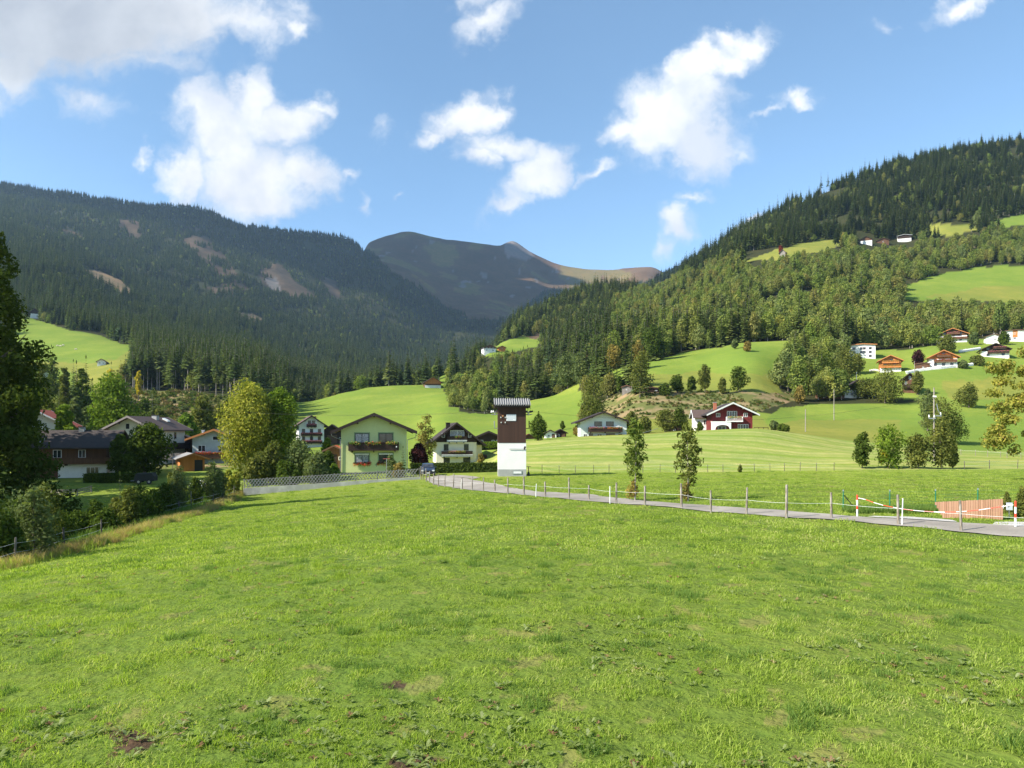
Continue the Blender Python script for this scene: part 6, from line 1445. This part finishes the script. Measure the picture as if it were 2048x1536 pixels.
# mid slope trees (right)
MT = [(1188, 190, 742, 30, M_OLIVE, 'tall olive tree beside the white chalet roof'), (1178, 182, 790, 30, M_OLIVE, 'broad lower olive tree beneath the tall olive tree by the white chalet'), (1280, -795, 700, 30, M_OLIVE, 'tall oval tree in front of the upper meadow'), (1226, -740, 686, 22, M_RUST, 'rust tinged round tree on the left of the upper meadow'), (1277, -742, 682, 18, M_RUST, 'bronze topped tree just behind the tall oval tree'), (1305, -722, 650, 24, M_DARKG, 'tall dark leafy tree at the wood edge over the upper meadow'),
      (1355, -786, 750, 17, M_DARKG, 'dark green round tree left in the row under the upper meadow'), (1383, -784, 752, 12, M_DARKG, 'small dark pointed tree in the row under the upper meadow'), (1410, -785, 728, 17, M_OLIVE, 'tall olive tree in the row under the upper meadow'), (1445, -788, 755, 12, M_OLIVE, 'small olive tree in the row under the upper meadow'), (1478, -784, 733, 22, M_DARKG, 'round dark tree rightmost in the row under the upper meadow'), (1330, -791, 768, 14, M_DARKG, 'low dark bush leftmost in the row under the upper meadow'),
      (1240, -786, 750, 8, M_DARKG, 'narrow dark tree beside the grey hut'), (1135, -778, 705, 32, M_GREYG, 'pale grey green birch group above the tower meadow'), (1180, -736, 708, 14, M_RED, 'small red leaved tree in front of the spruces'), (1160, -775, 700, 22, M_GREYG, 'pale green birch right of the birch group'),
      (1880, -886, 790, 42, M_OLIVE, 'large dark bush behind the utility pole'), (1905, -888, 825, 34, M_DARKG, 'dark bush at the right foot of the large bush by the utility pole'), (1855, -862, 770, 22, M_GREYG, 'grey brown bare topped bush behind the utility pole'), (1938, -815, 768, 26, M_OLIVE, 'round olive bush on the meadow right of the utility pole'), (1770, -806, 742, 42, M_OLIVE, 'huge round bush below the orange chalet'), (1835, -790, 740, 17, M_OLIVE, 'green tree right of the brown timber house'), (1735, -797, 758, 30, M_OLIVE, 'wide round bush left of the huge round bush'),
      (1576, -783, 702, 16, M_GREYG, 'pale birch standing at the left end of the thicket'), (1610, -790, 720, 30, M_OLIVE, 'olive tree in the thicket beside the pale birch'), (1650, -787, 700, 34, M_DARKG, 'tall dark tree in the middle of the thicket'), (1690, -770, 690, 34, M_OLIVE, 'tall tree at the right of the thicket below the white villa'), (1560, -755, 715, 16, M_DARKG, 'dark tree at the very left of the thicket'), (1715, -748, 705, 16, M_OLIVE, 'olive tree just left of the white villa'),
      (1836, -731, 700, 14, M_PURP, 'dark reddish tree left of the carport'), (1893, -706, 672, 22, M_OLIVE, 'olive tree before the flowered chalet'), (1948, -690, 664, 10, M_GREYG, 'bluish conifer right of the flowered chalet'), (2008, -689, 664, 14, M_DARKG, 'dark green tree between white cottage and white block'), (1925, -736, 722, 14, M_GREYG, 'grey green garden bush right of the white house with orange eaves'), (1955, -730, 712, 16, M_OLIVE, 'low olive garden bush left of the dark hill chalet'),
      (1470, -698, 678, 8, M_GREYG, 'lone small pale tree at the top of the upper meadow'), (1495, -703, 684, 10, M_RUST, 'small brownish tree at the top of the upper meadow'), (1290, 163, 832, 16, M_OLIVE, 'olive shrub right of the white chalet'), (1330, 168, 818, 26, M_OLIVE, 'big olive shrub between the two chalets'), (1360, 172, 815, 20, M_DARKG, 'dark shrub left of the red chalet'), (1262, 168, 822, 20, M_OLIVE, 'bushy shrub behind the right eave of the white chalet'), (1155, 165, 850, 12, M_RUST, 'small rusty shrub at the left wall of the white chalet'), (1400, 155, 845, 9, M_DARKG, 'small dark shrub at the left corner of the red chalet'),
      (1548, 156, 842, 12, M_GREYG, 'flowering garden bush on the crest right of the red chalet'), (1567, 154, 850, 13, M_DARKG, 'dark low bush rightmost on the mown crest'), (1125, 200, 842, 5, M_DARKG, 'tiny round tree on the meadow between the tower and the white chalet'), (1600, -808, 770, 14, M_RUST, 'brownish bush on the dry slope'),
      (1561, -506, 491, 4, M_RED, 'bright red leaved tree beside the hay hut'), (1655, -730, 662, 18, M_OLIVE, 'olive tree above the right end of the upper meadow')]
for i, (px, Y, top, rp, m, lb) in enumerate(MT):
    bush = 'bush' in lb or 'shrub' in lb
    if Y < 0: Y = G(px, -Y, 118 if -Y > 800 else 150 if -Y > 720 else 200).y
    tree_px('shrub' if bush else 'broad_tree', lb, px, Y, top, rp, m, 200+i, n=int(1500+rp*70), leaf=max(.17, Y*.0011), z0=.02 if bush else .06, k=12, tr=.15, cat='bush' if bush else 'tree', shell=.45, thin=.7)
M_OLIVEY = leaf_mat('olive_yellow_leaves', [(.24, .25, .05), (.26, .26, .055)], .35, .5, .6)
# tree reaching in from the right edge
g = T(2125, 62); gr_ = random.Random(8); L = []
for i in range(54):
    a = i*2.4; rr = 5.2*gr_.uniform(.3, 1.0); L.append((math.cos(a)*rr, math.sin(a)*rr, gr_.uniform(3.0, 11.0), gr_.uniform(.5, 1.2), gr_.uniform(.5, 1.2), gr_.uniform(.35, .8)))
L += [(-5.4, .5, 7.4, .8, .8, .4), (-5.0, -.4, 5.2, 1.0, .8, .45), (-4.9, 0, 3.6, .9, .8, .6), (-5.5, 0, 4.3, .6, .5, .3), (-4.6, .6, 8.4, .9, .8, .5), (-4.2, -.6, 6.3, 1.1, .8, .7), (-3.9, .2, 2.6, .5, .5, .5), (-4.6, 0, 9.8, .6, .6, .5)]
rt = tree('autumn_tree', 'yellow brown autumn tree reaching in from the right edge', g, 10.5, 5.6, M_OLIVEY, 9, n=22000, leaf=.12, lobes=L, tr=.35, shell=.0); rt.rotation_euler = (0, 0, 0)
link('brown_leaves', leafy('brown_leaves', L, 2500, .12, M_RUST, 10, shell=.0), rt)
# thujas at the right edge
for i, (px, Y, top, rp) in enumerate([(2014, 35.5, 983, 11), (2044, 34, 973, 17), (2078, 34.5, 970, 18)]):
    g = T(px, Y); h = zof(top, Y)-g.z; r = rp/F*Y; L = [(0, 0, h*(.1+.8*j/7), r*(1-.75*(j/7)**1.6), r*(1-.75*(j/7)**1.6), h*.11) for j in range(8)]
    tree('thuja', ('smaller', 'larger', 'outermost')[i]+' clipped thuja behind the right banded post', g, h, r, M_OLIVE, 300+i, n=2600, leaf=.05, lobes=L, tr=.04, group='thujas at the right edge')
# row of bushes in the ditch beyond the left fence
DB = [(-60, 31, 4.5, 1.7, 0), (15, 32, 2.0, 1.0, 1), (45, 36, 3.0, 1.3, 0), (85, 38, 3.4, 1.3, 2), (70, 33.5, 3.2, 1.1, 0), (120, 43, 2.0, 1.2, 1), (158, 46, 1.9, 1.0, 1), (190, 48, 2.4, .9, 1), (232, 51, 2.4, .9, 2), (258, 50, 2.8, .9, 2), (278, 56, 3.0, 1.3, 1), (306, 60, 2.4, 1.0, 1), (330, 64, 2.6, 1.1, 1), (356, 66, 3.9, 1.2, 0), (347, 68, 3.2, 1.0, 2), (392, 70, 2.6, .9, 1), (424, 73, 3.9, 1.25, 0), (438, 75, 3.0, 1.0, 0), (457, 78, 2.7, .7, 3), (472, 80, 2.4, .6, 3), (100, 41, 2.3, 1.2, 1), (10, 37, 2.6, 1.5, 1), (-20, 34, 3.0, 1.6, 1), (212, 46, 1.6, 1.0, 1)]
DL = ['tall feathery', 'small dark', 'leafy light', 'dark low', 'pale willowy', 'brownish', 'low dark', 'slim dark', 'sparse', 'upright light green', 'dense dark', 'dark rounded', 'low rounded', 'tall pale willow', 'bronze', 'squat dark', 'tall twiggy', 'grey green', 'yellow', 'yellow green', 'broad dark', 'half hidden dark', 'spreading', 'short brown']
for i, (px, Y, h, r, c) in enumerate(DB):
    m = (M_GREYG, M_DARKG, M_OLIVE, M_YELG)[c]; p = T(px, Y)
    near = 'at the left edge' if px < 50 else 'near the first posts' if px < 150 else 'before the rail fence' if px < 290 else 'before the garden lawn' if px < 400 else 'near the lattice fence'
    tree('fence_shrub', DL[i]+' shrub in the row beyond the left pasture fence '+near, p, h*1.12, r*1.1, m, 400+i, n=2600, leaf=.075+.0008*Y, z0=.0, k=14, tr=.035, cat='shrub', group='shrubs along the left pasture fence', shell=.15, limbs=8, aspect=.4)
for i, (px, Y, h) in enumerate([(192, 50, 2.6), (240, 54, 4.2), (205, 53, 1.9)]):
    r_ = thing('young_spruce', ('dark little', 'slender pale', 'short')[i]+' young spruce among the shrubs beyond the left fence', 'tree', T(px, Y), 0, 'young spruces by the left fence'); link('crown', conifer('crown', h, h*.22, 20+i, 13, 8, z0=.02), r_); link('trunk', conifer_trunk(h, .04, M_BARK), r_)
# bare topped spruces on the right skyline
for i, (px, Y, top, hh) in enumerate([(1555, 1130, 392, 28), (1579, 1140, 380, 27), (1642, 1200, 346, 27), (1656, 1210, 345, 27), (1730, 1290, 317, 26)]):
    g = T(px, Y); h = min(46, zof(top, Y)-g.z); r_ = thing('tall_larch', ('leftmost', 'second', 'third', 'fourth', 'rightmost')[i]+' tall ragged conifer standing out on the right skyline', 'tree', g, 0, 'ragged conifers on the skyline')
    link('crown', conifer('crown', h, 3.6, 50+i, 15, 6, z0=.35, ragged=.9), r_); link('trunk', conifer_trunk(h, .35, M_BARKP), r_)

# ------------------------------------------------------------------ grass of the pasture
def blade_mat(name, cols):
    m = bpy.data.materials.new(name); m.use_nodes = True; t = NT(m.node_tree); t.n.clear(); o = t.new('ShaderNodeOutputMaterial')
    p = pos(t); big = t.noise(p, .22, 4, .6); mid = t.noise(p, 1.1, 3, .6); rl = t.new('ShaderNodeNewGeometry').outputs['Random Per Island']
    fine = t.noise(p, 4.5, 2, .6)
    f = t.math('ADD', t.math('ADD', t.math('MULTIPLY', big, .50), t.math('MULTIPLY', mid, .40)), t.math('MULTIPLY_ADD', t.math('SUBTRACT', rl, .5), .30, t.math('MULTIPLY', fine, .30)))
    c = t.ramp(f, cols)
    d = t.new('ShaderNodeBsdfDiffuse'); t.put(d.inputs[0], c); tr = t.new('ShaderNodeBsdfTranslucent'); t.put(tr.inputs[0], t.mix(1.0, c, (1.2, 1.3, .5), 'MULTIPLY'))
    mx = t.new('ShaderNodeMixShader'); mx.inputs[0].default_value = .48; t.l.new(d.outputs[0], mx.inputs[1]); t.l.new(tr.outputs[0], mx.inputs[2]); t.l.new(mx.outputs[0], o.inputs[0]); return m
M_BLADE = blade_mat('grass_blades', [(.36, (.125, .180, .032)), (.47, (.215, .302, .044)), (.58, (.298, .392, .058)), (.72, (.39, .45, .11)), (.86, (.55, .50, .24))])
M_LUSHB = blade_mat('dark_tuft_blades', [(.42, (.11, .185, .045)), (.6, (.16, .245, .055)), (.8, (.22, .30, .075))])
M_STRAWB = blade_mat('dry_blades', [(.4, (.28, .20, .09)), (.6, (.42, .31, .15)), (.8, (.50, .40, .22))])
M_DOCK = blade_mat('dock_leaves', [(.4, (.13, .18, .04)), (.6, (.20, .26, .07)), (.8, (.32, .36, .17))])
M_DEAD = blade_mat('withered_leaves', [(.4, (.16, .085, .045)), (.6, (.27, .16, .09)), (.8, (.38, .27, .16))])
def tuft(name, n, rad, hmin, hmax, wid, m, seed, lean=.5):
    g = np.random.default_rng(seed); a = g.random(n)*6.283; r = rad*np.sqrt(g.random(n)); b = np.stack([np.cos(a)*r, np.sin(a)*r, np.full(n, -.015)], 1)
    h = hmin+(hmax-hmin)*g.random(n)**1.5; la = g.random(n)*6.283; ln = (lean*g.random(n)*h)
    tip = b+np.stack([np.cos(la)*ln, np.sin(la)*ln, h], 1); mid = b*.5+tip*.5-np.stack([np.cos(la)*ln*.18, np.sin(la)*ln*.18, -h*.08], 1)
    fa = g.random(n)*6.283; w = np.stack([np.cos(fa), np.sin(fa), np.zeros(n)], 1)*(wid*(.6+.8*g.random(n)))[:, None]
    V = np.empty((n, 6, 3)); V[:, 0] = b-w*.7; V[:, 1] = b+w*.7; V[:, 2] = mid+w; V[:, 3] = mid-w; V[:, 4] = tip+w*.15; V[:, 5] = tip-w*.15
    i = np.arange(n)[:, None]*6; Fc = np.concatenate([i+np.array([[0, 1, 2, 3]]), i+np.array([[3, 2, 4, 5]])]); return fastmesh(name, V.reshape(-1, 3), Fc, [m])
def rosette(name, n, L, wid, m, seed, up=.5):
    g = np.random.default_rng(seed); V = []; Fc = []
    for k in range(n):
        a = 6.283*k/n+g.random(); l = L*(.6+.6*g.random()); d = np.array([math.cos(a), math.sin(a), 0]); s_ = np.array([-math.sin(a), math.cos(a), 0]); z = np.array([0, 0, 1.]); u = up*(.4+g.random())
        for t, w_ in ((0, .15), (.35, .8), (.7, 1), (1, .1)):
            c = d*l*t+z*l*(u*t-.55*u*t*t)*1.2; V += [c-s_*wid*w_+z*.2*wid*w_, c+s_*wid*w_+z*.2*wid*w_]
        o = k*8; Fc += [(o+2*j, o+2*j+1, o+2*j+3, o+2*j+2) for j in range(3)]
    return fastmesh(name, np.array(V), np.array(Fc), [m])
PR = [tuft('grass_piece', 76, .19, .018, .07, .0045, M_BLADE, 1, 1.4), tuft('grass_piece', 70, .19, .015, .06, .005, M_BLADE, 2, 1.7), tuft('grass_piece', 66, .15, .03, .09, .0045, M_BLADE, 3, 1.1),
      tuft('grass_piece', 80, .16, .03, .11, .0045, M_LUSHB, 4, 1.4),
      tuft('grass_piece', 70, .42, .02, .07, .011, M_BLADE, 5, 2.0), tuft('grass_piece', 60, .40, .025, .085, .011, M_BLADE, 6, 1.7)]
def grass():
    P = []; K = []; S = []
    bands = np.exp(np.linspace(math.log(7.5), math.log(93), 26))
    for a, b in zip(bands[:-1], bands[1:]):
        y_ = (a+b)/2; wpx = 2330; area = wpx/F*y_*(b-a)
        dens = 30*(9/y_)**.8 if y_ < 24 else 30*(9/24)**.8*(24/y_)**1.2*.8
        n = int(area*dens); y = a+(b-a)*rng.random(n); px = -140+wpx*rng.random(n); x = (px-1024)/F*y
        k = np.where(rng.random(n) < .5, 0, 1)
        pat = fbm(x/1.6+9, y/1.6, 3); k = np.where((pat > .56) & (rng.random(n) < .6), 2, k)
        pat2 = fbm(x/1.1+40, y/1.1+3, 3); k = np.where((pat2 > .63) & (rng.random(n) < .45), 3, k)
        far = np.where(rng.random(n) < .5, 4, 5)
        k = np.where((y_ >= 24) & (k != 3), far, k)
        hgt = fbm(x/.42+70, y/.42+5, 3); s_ = (.65+.6*rng.random(n))*(.40+1.6*sstep(hgt, .3, .8))
        bm, sm = bare_mask(x, y)
        keep = off_road(x, y) & ~sm & ~(bm & (rng.random(n) < .75))
        # thinner browned strip next to the lane fence
        P.append(np.stack([x, y], 1)[keep]); K.append(k[keep]); S.append(s_[keep])
    P = np.concatenate(P); K = np.concatenate(K); S = np.concatenate(S); z = H(P[:, 0], P[:, 1]); px, py = proj(P[:, 0], P[:, 1], z)
    fx = -20-(P[:, 1]-30)*.18
    ok = ~((P[:, 1] > 78) & (px > 487) & (px < 1000) & (P[:, 1] > 83)) & ~((P[:, 0] < fx-1) & (rng.random(len(P)) < .5))
    P, K, S, z = P[ok], K[ok], S[ok], z[ok]
    o = scatter('grass', np.concatenate([P, z[:, None]], 1), K, rng.random(len(P))*6.28, np.stack([.7+.3*S, .7+.3*S, S*(.85+.3*rng.random(len(S)))], 1), PR)
    tag(o, 'short green pasture grass in uneven tufts', 'grass', kind='stuff'); print('grass', len(P))
grass()
def strawgrass():
    # dry tall grass along the left fence and the verge
    n = 2600; y = 29+52*rng.random(n)**1.2; x = -20-(y-30)*.18-.9*rng.random(n)+rng.normal(size=n)*.25
    x2 = None; z = H(x, y)
    pr = [tuft('straw_piece', 40, .22, .15, .55, .007, M_STRAWB, 11, .6), tuft('straw_piece', 36, .25, .12, .45, .007, M_BLADE, 12, .7)]
    o = scatter('tall_dry_grass', np.stack([x, y, z], 1), (rng.random(n) < .5).astype(int), rng.random(n)*6.28, np.repeat((.6+.7*rng.random(n))[:, None], 3, 1), pr)
    tag(o, 'tall straw coloured grass along the left pasture fence', 'grass', kind='stuff')
    # rough growth in the ditch and on the bank behind the green fence
    n = 2600; y = 30+52*rng.random(n); x = -21.5-(y-30)*.18-5*rng.random(n)
    n2 = 900; y2 = 36.4+1.6*rng.random(n2); u = 1690+330*rng.random(n2); x2 = (u-1024)/F*y2
    y = np.concatenate([y, y2]); x = np.concatenate([x, x2]); z = H(x, y)
    pr = [tuft('rough_piece', 60, .3, .15, .6, .016, M_LUSHB, 13, .8), rosette('rough_piece', 16, .35, .05, M_DOCK, 14, 1.2)]
    sc_ = np.concatenate([.6+.8*rng.random(n), .35+.35*rng.random(n2)])
    o = scatter('rough_undergrowth', np.stack([x, y, z], 1), (rng.random(len(x)) < .3).astype(int), rng.random(len(x))*6.28, np.repeat(sc_[:, None], 3, 1), pr)
    tag(o, 'rough dark undergrowth in the ditch and on the bank', 'undergrowth', kind='stuff')
strawgrass()
def weeds():
    n = 9000; y = np.exp(math.log(8)+math.log(80/8)*rng.random(n)**1.15); px = -100+2250*rng.random(n); x = (px-1024)/F*y
    pat = fbm(x/2.6+31, y/2.6+8, 3); keep = (pat > .53) & off_road(x, y); x, y = x[keep], y[keep]; n = len(x); z = H(x, y)
    pr = [rosette('weed_piece', 6, .11, .020, M_DOCK, 1, 1.1), rosette('weed_piece', 5, .08, .016, M_DEAD, 2, 1.0), rosette('weed_piece', 9, .06, .014, M_DOCK, 3, .8)]
    k = rng.choice(3, n, p=[.36, .22, .42]); s_ = .5+.65*rng.random(n)
    o = scatter('pasture_weeds', np.stack([x, y, z+.015], 1), k, rng.random(n)*6.28, np.repeat(s_[:, None], 3, 1), pr)
    tag(o, 'dock leaves and withered weeds scattered through the pasture', 'weeds', kind='stuff')
weeds()
# ------------------------------------------------------------------ air
def air():
    mb = MB().box(-7500, 7500, -150, 8300, -60, 1950)
    m = bpy.data.materials.new('air'); m.use_nodes = True; t = NT(m.node_tree); t.n.clear()
    o = t.new('ShaderNodeOutputMaterial'); v = t.new('ShaderNodeVolumePrincipled')
    v.inputs['Color'].default_value = (.50, .74, 1, 1); v.inputs['Density'].default_value = 0.000045; v.inputs['Anisotropy'].default_value = .2
    t.l.new(v.outputs[0], o.inputs['Volume'])
    tag(mb.build('haze', m), kind='stuff')
air()
# ------------------------------------------------------------------ cloud overhead on the left (out of the frame) that shades the far mountain
def cloud(name, cx, cy, cz, rx, ry, rz, seed):
    n = 48; V = []; Fq = []
    for j in range(n+1):
        th = math.pi*j/n
        for i in range(2*n): V.append((math.sin(th)*math.cos(math.pi*i/n), math.sin(th)*math.sin(math.pi*i/n), math.cos(th)))
    V = np.array(V); a = np.arctan2(V[:, 1], V[:, 0])
    k = 1+.5*(fbm(V[:, 0]*2.2+seed, V[:, 1]*2.2+V[:, 2], 4)-.5)*2*.6+.12*(fbm(V[:, 0]*9+seed, V[:, 1]*9+V[:, 2]*5, 3)-.5)
    V = V*k[:, None]*np.array([rx, ry, rz]); V[:, 2] = np.where(V[:, 2] < 0, V[:, 2]*.35, V[:, 2])
    for j in range(n):
        for i in range(2*n): Fq.append((j*2*n+i, j*2*n+(i+1) % (2*n), (j+1)*2*n+(i+1) % (2*n), (j+1)*2*n+i))
    me = fastmesh(name, V, Fq, [mat('cloud_white', (.85, .86, .88), 1, 0)], smooth=True)
    tag(link(name, me, None, (cx, cy, cz)), 'unseen cloud out of the frame, placed to shade the mountains', 'cloud', kind='stuff')
# centre of the shadow wanted on the ground, moved up along the sun's ray
def cloud_for(gx, gy, gz, cz, rx, ry, rz, seed):
    t = (cz-gz)/SUNV.z
    cloud('cloud', gx+SUNV.x*t, gy+SUNV.y*t, cz, rx, ry, rz, seed)
cloud_for(-550, 4150, 750, 2950, 1900, 1250, 240, 3)
cloud_for(-1020, 5850, 1400, 4300, 1120, 1100, 240, 9)
cloud_for(620, 2420, 520, 2700, 420, 330, 90, 5)
